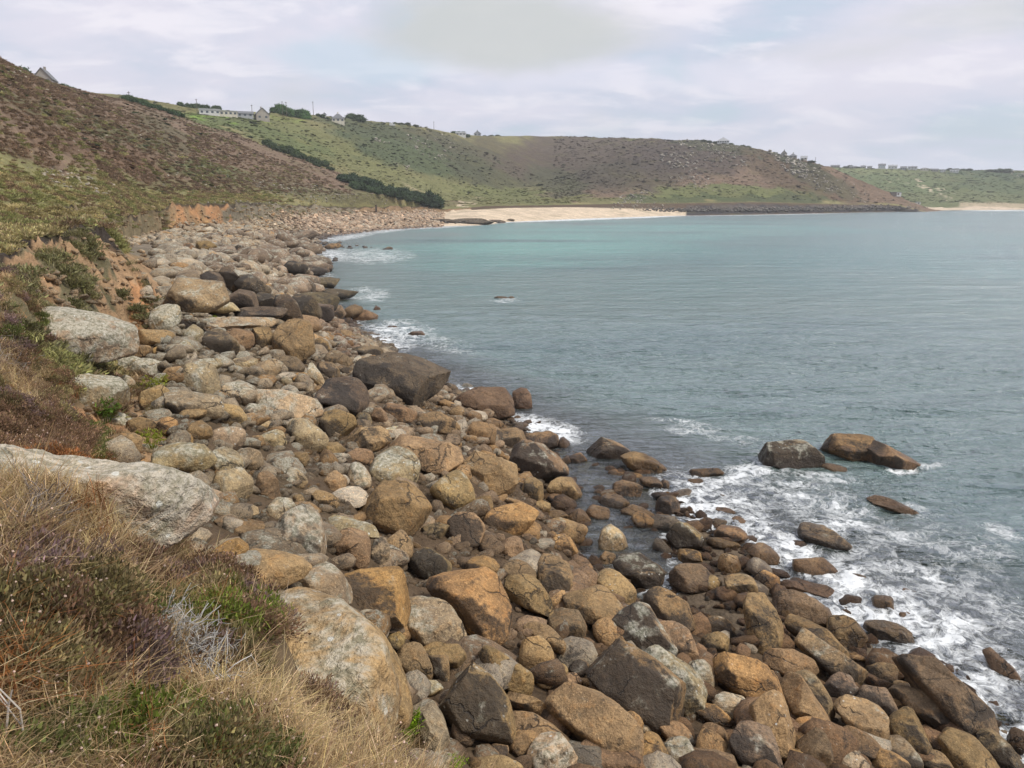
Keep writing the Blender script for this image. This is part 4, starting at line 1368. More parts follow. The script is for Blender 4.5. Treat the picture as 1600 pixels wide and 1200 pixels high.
def inside_any(x, y, grow=0.0):
    for r in ROCKS:
        u = (x - r['cx']) / (r['w'] / 2 + grow)
        v = (y - r['cy']) / (r['h'] / 2 + grow)
        if u * u + v * v < .9:
            return True
    return False


BEACH = np.array([(640, 1210), (625, 1080), (560, 985), (470, 955), (400, 920), (340, 830), (240, 760), (185, 700), (170, 640), (200, 560), (260, 545), (300, 500), (420, 500), (500, 520), (560, 545), (700, 640),
                  (800, 670), (890, 735), (900, 790), (1000, 800), (1100, 830), (1200, 890), (1250, 960), (1360, 1020), (1450, 1090), (1560, 1170), (1600, 1210)], float)


def in_poly(x, y, poly):
    c = False
    j = len(poly) - 1
    for i in range(len(poly)):
        if ((poly[i, 1] > y) != (poly[j, 1] > y)) and x < (poly[j, 0] - poly[i, 0]) * (y - poly[i, 1]) / (poly[j, 1] - poly[i, 1]) + poly[i, 0]:
            c = not c
        j = i
    return c


def zone_code(x, y, o):
    """what the stones of this part of the beach look like"""
    t = (x - 300) * .0012 + (y - 700) * .0002
    k = o.random()
    if t < .16:
        return 'ggpgtbgt'[int(k * 8)]
    if t < .5:
        return 'tbgtbpod'[int(k * 8)]
    if t < .95:
        return 'tbbtobbt'[int(k * 8)]
    return 'bbrtbbor'[int(k * 8)]


def fill_rocks(target=300):
    o = np.random.default_rng(31)
    tries = 0
    while len(ROCKS) < target and tries < 60000:
        tries += 1
        x, y = o.uniform(170, 1580), o.uniform(500, 1195)
        if not in_poly(x, y, BEACH):
            continue
        base = (13 + (y - 500) * .032) * math.exp(o.normal() * .25)
        if tries > 20000:
            base *= .75
        if inside_any(x, y, base * .72):
            continue
        rx, ry = base * o.uniform(.95, 1.4), base * o.uniform(.7, 1.0)
        add_rock(zone_code(x, y, o), ['r', 'b', 'a', 'a'][int(o.random() * 4)], ell(x, y, rx, ry, o.uniform(-20, 50), 6), lift=.2)


fill_rocks(300)
print('ROCKS', len(ROCKS))


# labels: measured rocks carry their own; the others are told apart by colour, shape and what lies next to them
def label_rocks():
    for n_, r in enumerate(ROCKS):
        if r['short'] and not r['rest']:
            r['rest'] = ''
    named = [r for r in ROCKS if r['short']]
    used = set()
    for r in named:
        t = r['short'] + ', ' + r['rest']
        w = t.split()
        r['ob']['label'] = ' '.join(w[:16])
        used.add(r['ob']['label'])
    for r in ROCKS:
        if r['short']:
            continue
        ns = sorted(named, key=lambda q: math.hypot(q['cx'] - r['cx'], (q['cy'] - r['cy'])))
        px = max(r['w'], r['h'])
        size = 'small' if px < 32 else ('' if px < 55 else 'large')
        done = False
        for q in ns[:8]:
            dx, dy = r['cx'] - q['cx'], r['cy'] - q['cy']
            if abs(dx) > 1.3 * abs(dy):
                rel = 'right of' if dx > 0 else 'left of'
            elif abs(dy) > 1.3 * abs(dx):
                rel = 'in front of' if dy > 0 else 'behind'
            else:
                rel = ('in front and ' if dy > 0 else 'behind and ') + ('right of' if dx > 0 else 'left of')
            sn = q['short'].split(',')[0]
            for pre in (size, size + ' low' if r['w'] > r['h'] * 1.4 else size + ' upright'):
                lab = ' '.join((pre + ' ' + r['tone'] + ' ' + r['shape'] + ' stone ' + rel + ' the ' + sn).split())
                if lab not in used and len(lab.split()) <= 16:
                    used.add(lab)
                    r['ob']['label'] = lab
                    done = True
                    break
            if done:
                break
    for r in ROCKS:
        r['ob']['category'] = 'boulder'
        r['ob']['group'] = 'granite boulders of the beach and sea edge'


label_rocks()


# ------------------------------------------------------------------ scattering with geometry nodes (stuff)
def scatter(name, pts, rot, scl, idx, colr, protos, kind='stuff', label=None):
    n = len(pts)
    me = bpy.data.meshes.new(name)
    me.vertices.add(n)
    me.vertices.foreach_set('co', np.asarray(pts, np.float32).ravel())
    a = me.attributes.new('rot', 'FLOAT_VECTOR', 'POINT'); a.data.foreach_set('vector', np.asarray(rot, np.float32).ravel())
    a = me.attributes.new('scl', 'FLOAT_VECTOR', 'POINT'); a.data.foreach_set('vector', np.asarray(scl, np.float32).ravel())
    a = me.attributes.new('idx', 'INT', 'POINT'); a.data.foreach_set('value', np.asarray(idx, np.int32))
    a = me.attributes.new('col', 'FLOAT_COLOR', 'POINT'); a.data.foreach_set('color', np.asarray(colr, np.float32).ravel())
    o = bpy.data.objects.new(name, me)
    COL.objects.link(o)
    pc = bpy.data.collections.new(name + '_kinds')
    for i, p in enumerate(protos):
        p.name = '%s_kind_%02d' % (name, i)
        pc.objects.link(p)
    g = bpy.data.node_groups.new(name + '_nodes', 'GeometryNodeTree')
    g.interface.new_socket('Geometry', in_out='INPUT', socket_type='NodeSocketGeometry')
    g.interface.new_socket('Geometry', in_out='OUTPUT', socket_type='NodeSocketGeometry')
    gi, go = g.nodes.new('NodeGroupInput'), g.nodes.new('NodeGroupOutput')
    ip = g.nodes.new('GeometryNodeInstanceOnPoints')
    ci = g.nodes.new('GeometryNodeCollectionInfo')
    ci.inputs['Collection'].default_value = pc
    ci.inputs['Separate Children'].default_value = True
    ci.inputs['Reset Children'].default_value = True
    def attr(nm, ty):
        q = g.nodes.new('GeometryNodeInputNamedAttribute')
        q.data_type = ty
        q.inputs['Name'].default_value = nm
        return q.outputs[0]
    e2r = g.nodes.new('FunctionNodeEulerToRotation')
    g.links.new(attr('rot', 'FLOAT_VECTOR'), e2r.inputs[0])
    g.links.new(gi.outputs[0], ip.inputs['Points'])
    g.links.new(ci.outputs[0], ip.inputs['Instance'])
    ip.inputs['Pick Instance'].default_value = True
    g.links.new(attr('idx', 'INT'), ip.inputs['Instance Index'])
    g.links.new(e2r.outputs[0], ip.inputs['Rotation'])
    g.links.new(attr('scl', 'FLOAT_VECTOR'), ip.inputs['Scale'])
    g.links.new(ip.outputs[0], go.inputs[0])
    md = o.modifiers.new('scatter', 'NODES')
    md.node_group = g
    tag(o, kind=kind, label=label)
    return o


def stone_protos(n, mat, sub=3, seed=5):
    out = []
    o = np.random.default_rng(seed)
    for i in range(n):
        planes = []
        rnd = i % 2 == 0
        for d in np.vstack([np.eye(3), -np.eye(3)]):
            planes.append((d + o.normal(size=3) * .28, o.uniform(.7, 1.0) * (.75 if abs(d[2]) > .5 else 1)))
        for _ in range(7):
            planes.append((o.normal(size=3), o.uniform(.85, 1.15)))
        v, f = poly_rock(planes, 9 if rnd else 30, sub, 1.0, bump=.05, seed=100 + i, chips=10)
        ob = mesh_obj('stone', v, f, mat, link=False)
        out.append(ob)
    return out


def stone_colors(px, py, n, o, dist):
    c = np.zeros((n, 4))
    t = (px - 300) * .0012 + (py - 700) * .0002
    t = np.where(dist > 50, .18, t)
    warm = np.clip(t / .9, 0, 1)[:, None]
    A_, B_ = np.array((.36, .30, .215)), np.array((.26, .165, .095))
    c[:, :3] = A_ * (1 - warm) + B_ * warm
    k = o.random(n)[:, None]
    c[:, :3] = np.where(k < .12, np.array((.40, .26, .13)), c[:, :3])
    c[:, :3] = np.where(k > .88, np.array((.46, .40, .31)), c[:, :3])
    c[:, :3] *= np.exp(o.normal(size=(n, 1)) * .18)
    c[:, 3] = np.clip(.5 - warm[:, 0] * .4 + o.normal(size=n) * .15, 0, 1)
    return c


def rocks_clear_early(p):
    ok = np.ones(len(p), bool)
    for r in ROCKS:
        if r['cy'] < 512 and r['R'] > .8:
            d2 = (p[:, 0] - r['c'].x) ** 2 + (p[:, 1] - r['c'].y) ** 2
            ok &= ~((d2 < (r['R'] * 1.1) ** 2))
    return ok


def scatter_beach():
    o = np.random.default_rng(77)
    P_, S_ = [], []
    # near beach: three sizes
    for cnt, smin, smax, rmax, dz in ((15000, .06, .15, 46, -.015), (4200, .14, .27, 62, .0), (2600, .24, .40, 75, .05), (420, .36, .52, 60, .08)):
        a = np.radians(o.uniform(-29, 42, cnt))
        r = np.sqrt(o.uniform(6.2 ** 2, rmax ** 2, cnt))
        s = o.uniform(smin, smax, cnt)
        P_.append(np.stack([r * np.sin(a), r * np.cos(a), np.full(cnt, dz)], 1)); S_.append(s)
    for cnt, smin, smax, r0, r1, a0, a1 in ((12000, .18, .62, 44, 130, -27, -9), (160, .7, 1.3, 50, 210, -24.5, -14), (13000, .3, .8, 120, 330, -24, -8), (6500, .55, 1.25, 280, 470, -17, -3.4)):
        a = np.radians(o.uniform(a0, a1, cnt))
        r = np.sqrt(o.uniform(r0 ** 2, r1 ** 2, cnt))
        s = np.exp(o.uniform(math.log(smin), math.log(smax), cnt))
        P_.append(np.stack([r * np.sin(a), r * np.cos(a), s * .12], 1)); S_.append(s)
    p = np.vstack(P_); s = np.concatenate(S_)
    g = ground_grid(p)
    vp = vparam(p[:, 0], p[:, 1])
    keep = (vp > 2.75) & (vp < 10.25) & (g > -.75)
    r = np.hypot(p[:, 0], p[:, 1])
    azd_ = np.degrees(np.arctan2(p[:, 0], p[:, 1]))
    keep &= ~((vp > 3.05) & (vp < 5.0) & (azd_ < -25.5))
    keep &= ~((azd_ < -24.5) & (vp > 5) & (vp < 9.2))
    keep &= ~((azd_ > -5) & (r > 250))
    keep &= (g > -.35) | (o.random(len(g)) < .35)
    p, s, g, r = p[keep], s[keep], g[keep], r[keep]
    p[:, 2] = g + p[:, 2] + s * .15
    n = len(p)
    px, py = project(p)
    rot = o.uniform(-.5, .5, (n, 3)); rot[:, 2] = o.uniform(0, 6.28, n)
    sc3 = s[:, None] * np.stack([o.uniform(.8, 1.35, n), o.uniform(.75, 1.15, n), o.uniform(.5, .85, n)], 1)
    col = stone_colors(px, py, n, o, r)
    col[(s < .17) & (r < 60), :3] *= .66  # smallest stones darkened to paint shade into the gaps between boulders
    wet = (g < .25) & (r < 300)
    col[wet, :3] *= .6
    dark = (px > 380) & (px < 560) & (py > 360) & (py < 560) & (g < 2.6)
    col[dark, :3] = col[dark, :3] * np.array([.62, .56, .56])
    blobz = rocks_clear_early(p)
    far = r > 260
    col[far, :3] = np.array((.40, .30, .215)) * np.exp(o.normal(size=(far.sum(), 1)) * .3)
    q = blobz
    scatter('beach_stones', p[q], rot[q], sc3[q], o.integers(0, 12, n)[q], col[q], stone_protos(12, mat_stone, 2))
    print('stones', n)


scatter_beach()
# ------------------------------------------------------------------ plants
def leaf_material(name, source='instance', trans=.25, rough=.9):
    m = bpy.data.materials.new(name)
    m.use_nodes = True
    t = m.node_tree
    t.nodes.clear()
    if source == 'instance':
        base = N(t, 'ShaderNodeAttribute', attribute_type='INSTANCER', attribute_name='col').outputs['Color']
    else:
        base = N(t, 'ShaderNodeObjectInfo').outputs['Color']
    sh = N(t, 'ShaderNodeAttribute', attribute_name='shade').outputs['Color']
    c = N(t, 'ShaderNodeVectorMath', operation='MULTIPLY')
    t.links.new(base, c.inputs[0]); t.links.new(sh, c.inputs[1])
    d = N(t, 'ShaderNodeBsdfDiffuse'); t.links.new(c.outputs[0], d.inputs[0])
    tl = N(t, 'ShaderNodeBsdfTranslucent'); t.links.new(c.outputs[0], tl.inputs[0])
    mx = N(t, 'ShaderNodeMixShader'); mx.inputs[0].default_value = trans
    t.links.new(d.outputs[0], mx.inputs[1]); t.links.new(tl.outputs[0], mx.inputs[2])
    o = N(t, 'ShaderNodeOutputMaterial'); t.links.new(mx.outputs[0], o.inputs[0])
    return m


mat_leaf = leaf_material('foliage_stuff')
mat_bush = leaf_material('foliage_bush', 'object', .1)


class Geo:
    def __init__(s):
        s.v, s.f, s.c = [], [], []

    def strip(s, pts, w, side, col):
        """a blade or twig: ribbon through pts, tapering"""
        b = len(s.v)
        n = len(pts)
        for i, p in enumerate(pts):
            k = w * (1 - .85 * i / (n - 1))
            s.v += [p - side * k, p + side * k]
            s.c += [col, col]
        for i in range(n - 1):
            a = b + 2 * i
            s.f.append((a, a + 1, a + 3, a + 2))

    def tube(s, pts, w0, w1, col, k=4):
        b = len(s.v)
        n = len(pts)
        for i, p in enumerate(pts):
            d = (pts[min(i + 1, n - 1)] - pts[max(i - 1, 0)])
            d = d / (np.linalg.norm(d) + 1e-9)
            u = np.cross(d, (0.31, .5, .81)); u /= np.linalg.norm(u) + 1e-9
            q = np.cross(d, u)
            w = w0 + (w1 - w0) * i / (n - 1)
            for j in range(k):
                a = 2 * math.pi * j / k
                s.v.append(p + (u * math.cos(a) + q * math.sin(a)) * w); s.c.append(col)
        for i in range(n - 1):
            for j in range(k):
                a, c = b + i * k + j, b + i * k + (j + 1) % k
                s.f.append((a, c, c + k, a + k))

    def quad(s, c0, u, v, col):
        b = len(s.v)
        s.v += [c0 - u - v * .2, c0 + u - v * .2, c0 + u * .3 + v, c0 - u * .3 + v]
        s.c += [col] * 4
        s.f.append((b, b + 1, b + 2, b + 3))

    def ball(s, c0, r, col):
        v, f = ICO[2]
        import itertools
        d = np.vstack([np.eye(3), -np.eye(3)]) * r
        b = len(s.v)
        s.v += [c0 + q for q in d]; s.c += [col] * 6
        for (i, j, k) in ((0, 1, 2), (1, 3, 2), (3, 4, 2), (4, 0, 2), (1, 0, 5), (3, 1, 5), (4, 3, 5), (0, 4, 5)):
            s.f.append((b + i, b + j, b + k))

    def build(s, name, mat, link=True, parent=None):
        o = mesh_obj(name, np.array(s.v), [list(map(int, q)) for q in s.f], mat, parent=parent, smooth=False, link=link)
        col_attr(o.data, np.array(s.c), 'shade')
        return o


def tuft(o, n, h0, h1, spread, lean, w=.0022, seeds=0.0):
    g = Geo()
    for _ in range(n):
        a = o.uniform(0, 6.28)
        r = spread * math.sqrt(o.random())
        base = np.array([r * math.cos(a), r * math.sin(a), -.02])
        h = o.uniform(h0, h1)
        th = o.uniform(0, 6.28)
        L = h * lean * o.uniform(.2, 1.2)
        dr = np.array([math.cos(th), math.sin(th), 0])
        pts = [base + np.array([0, 0, h * t * (1 - .25 * t * lean)]) + dr * L * t * t for t in (0, .35, .7, 1)]
        side = np.array([-dr[1], dr[0], 0])
        k = math.exp(o.normal() * .35)
        col = (k, k * o.uniform(.9, 1.05), k * o.uniform(.75, 1.1))
        g.strip(pts, w * o.uniform(.7, 1.3), side, col)
        if o.random() < seeds:
            q = pts[-1]
            g.strip([q, q + (pts[-1] - pts[-2]) * .35, q + (pts[-1] - pts[-2]) * .6], w * 2.6, side, (k * 1.3, k * 1.2, k))
    return g


def cushion(o, n, R, leaf, flat=.6, up=.6):
    """small leafy shoots spread through a low dome"""
    g = Geo()
    for _ in range(n):
        d = o.normal(size=3); d[2] = abs(d[2]); d /= np.linalg.norm(d)
        r = R * o.uniform(.55, 1.05) * (1 + .25 * math.sin(d[0] * 5 + d[1] * 3))
        p = d * r; p[2] *= flat
        u = o.normal(size=3); u /= np.linalg.norm(u)
        v = d + np.array([0, 0, up]) + o.normal(size=3) * .4; v /= np.linalg.norm(v)
        k = math.exp(o.normal() * .35)
        g.quad(p, u * leaf * .35, v * leaf, (k, k * o.uniform(.9, 1.1), k * o.uniform(.8, 1.1)))
    return g


def seedheads(o, n=6, h=.2, col=(1.25, 1.0, .9)):
    g = Geo()
    for _ in range(n):
        a = o.uniform(0, 6.28); r = .12 * math.sqrt(o.random())
        b = np.array([r * math.cos(a), r * math.sin(a), 0])
        hh = h * o.uniform(.5, 1)
        tip = b + np.array([o.normal() * .04, o.normal() * .04, hh])
        g.strip([b, (b + tip) / 2 + o.normal(size=3) * .008, tip], .0018, np.array([1, 0, 0]), (.7, .6, .45))
        g.ball(tip, o.uniform(.003, .0065), col)
    return g


def blob_clump(o, R=1.0, leaves=90):
    g = Geo()
    v, f = ICO[2]
    of = o.uniform(0, 50, 3)
    dn = fbm(v * 1.6 + of, 3)
    vv = v * (.82 + dn * .45)[:, None] * R
    vv[:, 2] = np.maximum(vv[:, 2], -.2) * .62
    b = 0
    for p, q in zip(vv, dn):
        g.v.append(p); k = .75 + q * .5; g.c.append((k, k, k))
    for t_ in f:
        g.f.append(tuple(t_))
    for _ in range(leaves):
        i = o.integers(0, len(vv))
        if vv[i][2] < 0:
            continue
        u = o.normal(size=3); u /= np.linalg.norm(u); w_ = v[i] + o.normal(size=3) * .5
        k = math.exp(o.normal() * .4)
        g.quad(vv[i] * o.uniform(.92, 1.08) + o.normal(size=3) * .08 * R, u * .09 * R, w_ * .16 * R, (k, k, k * .9))
    return g


def sample_polar(o, n, a0, a1, r0, r1):
    a = np.radians(o.uniform(a0, a1, n)); r = np.exp(o.uniform(math.log(r0), math.log(r1), n))
    return np.stack([r * np.sin(a), r * np.cos(a), np.zeros(n)], 1)


def in_ell(px, py, e):
    cx, cy, rx, ry, rot = e
    c, s = math.cos(R_(rot)), math.sin(R_(rot))
    dx, dy = px - cx, py - cy
    return ((dx * c + dy * s) / rx) ** 2 + ((-dx * s + dy * c) / ry) ** 2 < 1


def rnd_rot(o, n, tilt=.25):
    r = o.normal(size=(n, 3)) * tilt
    r[:, 2] = o.uniform(0, 6.28, n)
    return r


STRAW = np.array((.46, .36, .21)); DRY = np.array((.31, .22, .125)); BRN = np.array((.155, .10, .065)); GRN = np.array((.135, .15, .055)); LIME = np.array((.18, .22, .05)); MAUVE = np.array((.20, .14, .13)); RUST = np.array((.27, .12, .05)); GREY = np.array((.33, .31, .28))


def rocks_clear(p, grow=.0):
    """True where no measured boulder covers the spot"""
    ok = np.ones(len(p), bool)
    for r in ROCKS:
        if r['c'].length > 120 or r['R'] < .3:
            continue
        d2 = (p[:, 0] - r['c'].x) ** 2 + (p[:, 1] - r['c'].y) ** 2
        ok &= d2 > (r['R'] * .62 + grow) ** 2
    return ok


def near_plants():
    o = np.random.default_rng(11)
    protos = []
    for i in range(5): protos.append(tuft(o, 60, .06, .20, .11, 1.2, w=.0021))       # 0-4 dry grass
    for i in range(3): protos.append(tuft(o, 90, .04, .11, .11, .8, w=.0017))           # 5-7 short turf
    for i in range(4): protos.append(cushion(o, 800, .13, .013))                         # 8-11 heather
    for i in range(2): protos.append(cushion(o, 700, .12, .015, .5, 1.4))                 # 12-13 thrift cushion
    for i in range(2): protos.append(seedheads(o))                                       # 14-15
    obs = [g.build('plant', mat_leaf, link=False) for g in protos]
    # foreground turf down to the brow, the bank behind it
    P_ = [sample_polar(o, 12500, -62, -5, 1.5, 8.5), sample_polar(o, 8000, -46, -25.5, 7.5, 24)]
    p = np.vstack(P_)
    vp = vparam(p[:, 0], p[:, 1])
    p[:, 2] = ground_grid(p)
    n1 = fbm(p * 1.1 + 4, 3); n2 = fbm(p * .7 + 34, 3); n3 = fbm(p * 2.3 + 64, 2)
    r = np.hypot(p[:, 0], p[:, 1])
    az = np.degrees(np.arctan2(p[:, 0], p[:, 1]))
    px, py = project(p)
    n = len(p)
    bare = (vp > 2.05) & (vp < 3.1) & (n2 > .0)
    bare |= (px > 380) & (px < 480) & (py > 985) & (py < 1120) & (n1 > -.05)
    bare |= in_ell(px, py, (285, 930, 30, 22, 20)) | in_ell(px, py, (215, 735, 50, 60, 40)) | in_ell(px, py, (175, 650, 80, 26, 10)) | (in_ell(px, py, (160, 600, 150, 60, 10)) & (n3 > -.05))
    keep = ~bare & rocks_clear(p, -.05) & (vp < 4.7)
    idx = np.full(n, 0); col = np.zeros((n, 4)); col[:, 3] = 1; sc = np.ones(n)
    k = o.random(n)
    idx[:] = o.integers(0, 5, n)
    col[:, :3] = np.where((o.random(n) < .45)[:, None], STRAW, DRY)
    he = (n1 > .03) & (k < .85)
    idx[he] = o.integers(8, 12, he.sum()); col[he, :3] = BRN * 1.25
    he2 = he & (n3 > .1); col[he2, :3] = MAUVE
    he3 = he & (n3 < -.16); col[he3, :3] = (.20, .165, .085)
    gr = (n2 > .30) & (k < .9) & (vp < 2.2)
    idx[gr] = o.integers(5, 8, gr.sum()); col[gr, :3] = GRN * 1.1
    rust = (n3 < -.25) & (k > .5) & (idx < 5); col[rust, :3] = RUST
    for e, c_ in [((360, 985, 70, 34, 25), LIME), ((300, 1000, 40, 30, 0), LIME * .8), ((215, 1140, 110, 26, -5), LIME * .75), ((330, 1175, 110, 34, 10), GRN * 1.2), ((150, 690, 20, 46, -20), GRN), ((120, 680, 16, 20, 0), LIME * .7), ((440, 960, 40, 24, 20), GRN * 1.3),
                  ((60, 1150, 50, 30, 0), GRN), ((230, 960, 60, 20, 10), GRN), ((40, 520, 60, 14, 0), GRN), ((130, 580, 34, 8, 0), LIME * .7), ((50, 500, 40, 12, 0), GRN)]:
        m = in_ell(px, py, e) & (o.random(n) < .62)
        idx[m] = np.where(o.random(m.sum()) < .5, o.integers(5, 8, m.sum()), o.integers(12, 14, m.sum())); col[m, :3] = c_
    m = in_ell(px, py, (420, 1130, 150, 50, 25)) & (o.random(n) < .8)
    idx[m] = o.integers(0, 5, m.sum()); col[m, :3] = STRAW * 1.1
    m = in_ell(px, py, (30, 690, 110, 50, 0)) & (o.random(n) < .8)
    idx[m] = o.integers(8, 12, m.sum()); col[m, :3] = BRN * 1.4
    m = in_ell(px, py, (60, 728, 120, 10, 0)); col[m, :3] = RUST
    sh = (o.random(n) < .05)
    idx[sh] = o.integers(14, 16, sh.sum()); col[sh, :3] = GREY * 1.25
    col[:, :3] *= np.exp(o.normal(size=(n, 1)) * .22)
    sc = o.uniform(.7, 1.3, n) * (1 + .5 * np.clip((r - 7) / 12, 0, 1)) * np.where((idx >= 5) & (idx < 14), 1.15, 1)
    sc = sc * np.where(r < 2.6, .75, 1)
    s3 = np.stack([sc, sc, sc * o.uniform(.75, 1.2, n)], 1)
    q = keep
    scatter('coastal_turf', p[q], rnd_rot(o, n)[q], s3[q], idx[q], col[q], obs, label='dry grass, heather and thrift on the bank')


near_plants()


def mid_plants():
    o = np.random.default_rng(21)
    obs = [cushion(o, 260, .5, .11, .55).build('plant', mat_leaf, link=False) for _ in range(3)] + [tuft(o, 120, .15, .42, .45, 1.0, w=.012).build('plant', mat_leaf, link=False) for _ in range(3)]
    p = np.vstack([sample_polar(o, 9000, -42, -17, 17, 60), sample_polar(o, 16000, -42, -8, 45, 300), sample_polar(o, 5000, -27.5, -22, 98, 172), sample_polar(o, 4000, -22, -11, 190, 400)])
    vp = vparam(p[:, 0], p[:, 1])
    p[:, 2] = ground_grid(p)
    px, py = project(p)
    r = np.hypot(p[:, 0], p[:, 1])
    az = np.degrees(np.arctan2(p[:, 0], p[:, 1]))
    n = len(p)
    n1 = fbm(p * .16 + 4, 3); n2 = fbm(p * .4 + 9, 3)
    keep = ((vp > 3.4) & (vp < 4.1) & (az < -28)) | ((vp > 4.08) & (vp < 4.86) & (az < -25.2) & (n2 > .13)) | ((vp > 5.02) & (az < -26.6) & (vp < 10)) | (vp > 11.03) | ((vp > 10.05) & (vp < 10.85) & (px < 262)) \
        | ((vp > 10.05) & (vp < 10.8) & (px > 352) & (px < 560) & (n2 > -.05))
    keep &= rocks_clear(p) & (vp < 12.9)
    col = np.ones((n, 4))
    col[:, :3] = np.where((n1 > .0)[:, None], np.array((.28, .235, .12)), np.array((.21, .205, .09)))
    m = n2 > .14; col[m, :3] = (.20, .145, .09)
    cl = (vp > 4) & (vp < 4.9); col[cl, :3] = np.array((.165, .155, .08))
    col[vp > 12.0, :3] = HEATHER * 1.1
    g_ = (vp > 12.0) & (n1 > .16); col[g_, :3] = OLIVE
    col[:, :3] *= np.exp(o.normal(size=(n, 1)) * .18) * 1.2
    idx = np.where(o.random(n) < .5, o.integers(0, 3, n), o.integers(3, 6, n))
    idx[vp > 12] = o.integers(0, 3, (vp > 12).sum())
    sc = o.uniform(.45, 1.0, n) * (.8 + np.clip(r / 150, 0, 1.4))
    s3 = np.stack([sc, sc, sc * .75], 1)
    q = keep
    scatter('clifftop_grass', p[q], rnd_rot(o, n, .12)[q], s3[q], idx[q], col[q], obs, label='rough grass and heather above the beach')


mid_plants()


def terrain_color(p):
    az = np.arctan2(p[:, 0], p[:, 1])
    lr = np.log(np.hypot(p[:, 0], p[:, 1]))
    ii = np.clip(np.rint(np.interp(az, az_all, np.arange(NA))).astype(int), 0, NA - 1)
    C3 = C_.reshape(NA, -1, 3)
    out = np.empty((len(p), 3))
    for i in range(len(p)):
        j = min(int(np.searchsorted(LR[ii[i]], lr[i])), LR.shape[1] - 1)
        out[i] = C3[ii[i], j]
    return out


def hill_plants():
    o = np.random.default_rng(23)
    obs = [blob_clump(o).build('plant', mat_leaf, link=False) for _ in range(6)]
    p = np.vstack([sample_polar(o, 30000, -40, 5, 170, 760), sample_polar(o, 9000, 3, 28, 560, 1000), sample_polar(o, 4500, 20, 38, 1080, 1560)])
    vp = vparam(p[:, 0], p[:, 1])
    p[:, 2] = ground_grid(p)
    r = np.hypot(p[:, 0], p[:, 1])
    n = len(p)
    c = terrain_color(p)
    sandy = c[:, 0] > .3
    keep = ~sandy & ((vp > 11.6) & (vp < 16.3) | (vp > 18.2)) & (p[:, 2] > 4)
    n1 = fbm(p * .03 + 4, 3)
    keep &= (n1 > -.18) | (o.random(n) < .4)
    col = np.ones((n, 4))
    col[:, :3] = c * np.exp(o.normal(size=(n, 1)) * .13) * np.where(r < 540, 1.3, .95)[:, None]
    dk = o.random(n) < .03; col[dk, :3] = np.array((.065, .08, .042))
    sc = np.exp(o.normal(size=n) * .4) * (.30 + r / 1300)
    sc[dk] *= 1.25
    s3 = np.stack([sc * o.uniform(.9, 1.8, n), sc, sc * o.uniform(.3, .6, n)], 1)
    scatter('hillside_heath', p[keep], rnd_rot(o, n, .1)[keep], s3[keep], o.integers(0, 6, n)[keep], col[keep], obs, label='heather, bracken and gorse on the hillsides')


hill_plants()


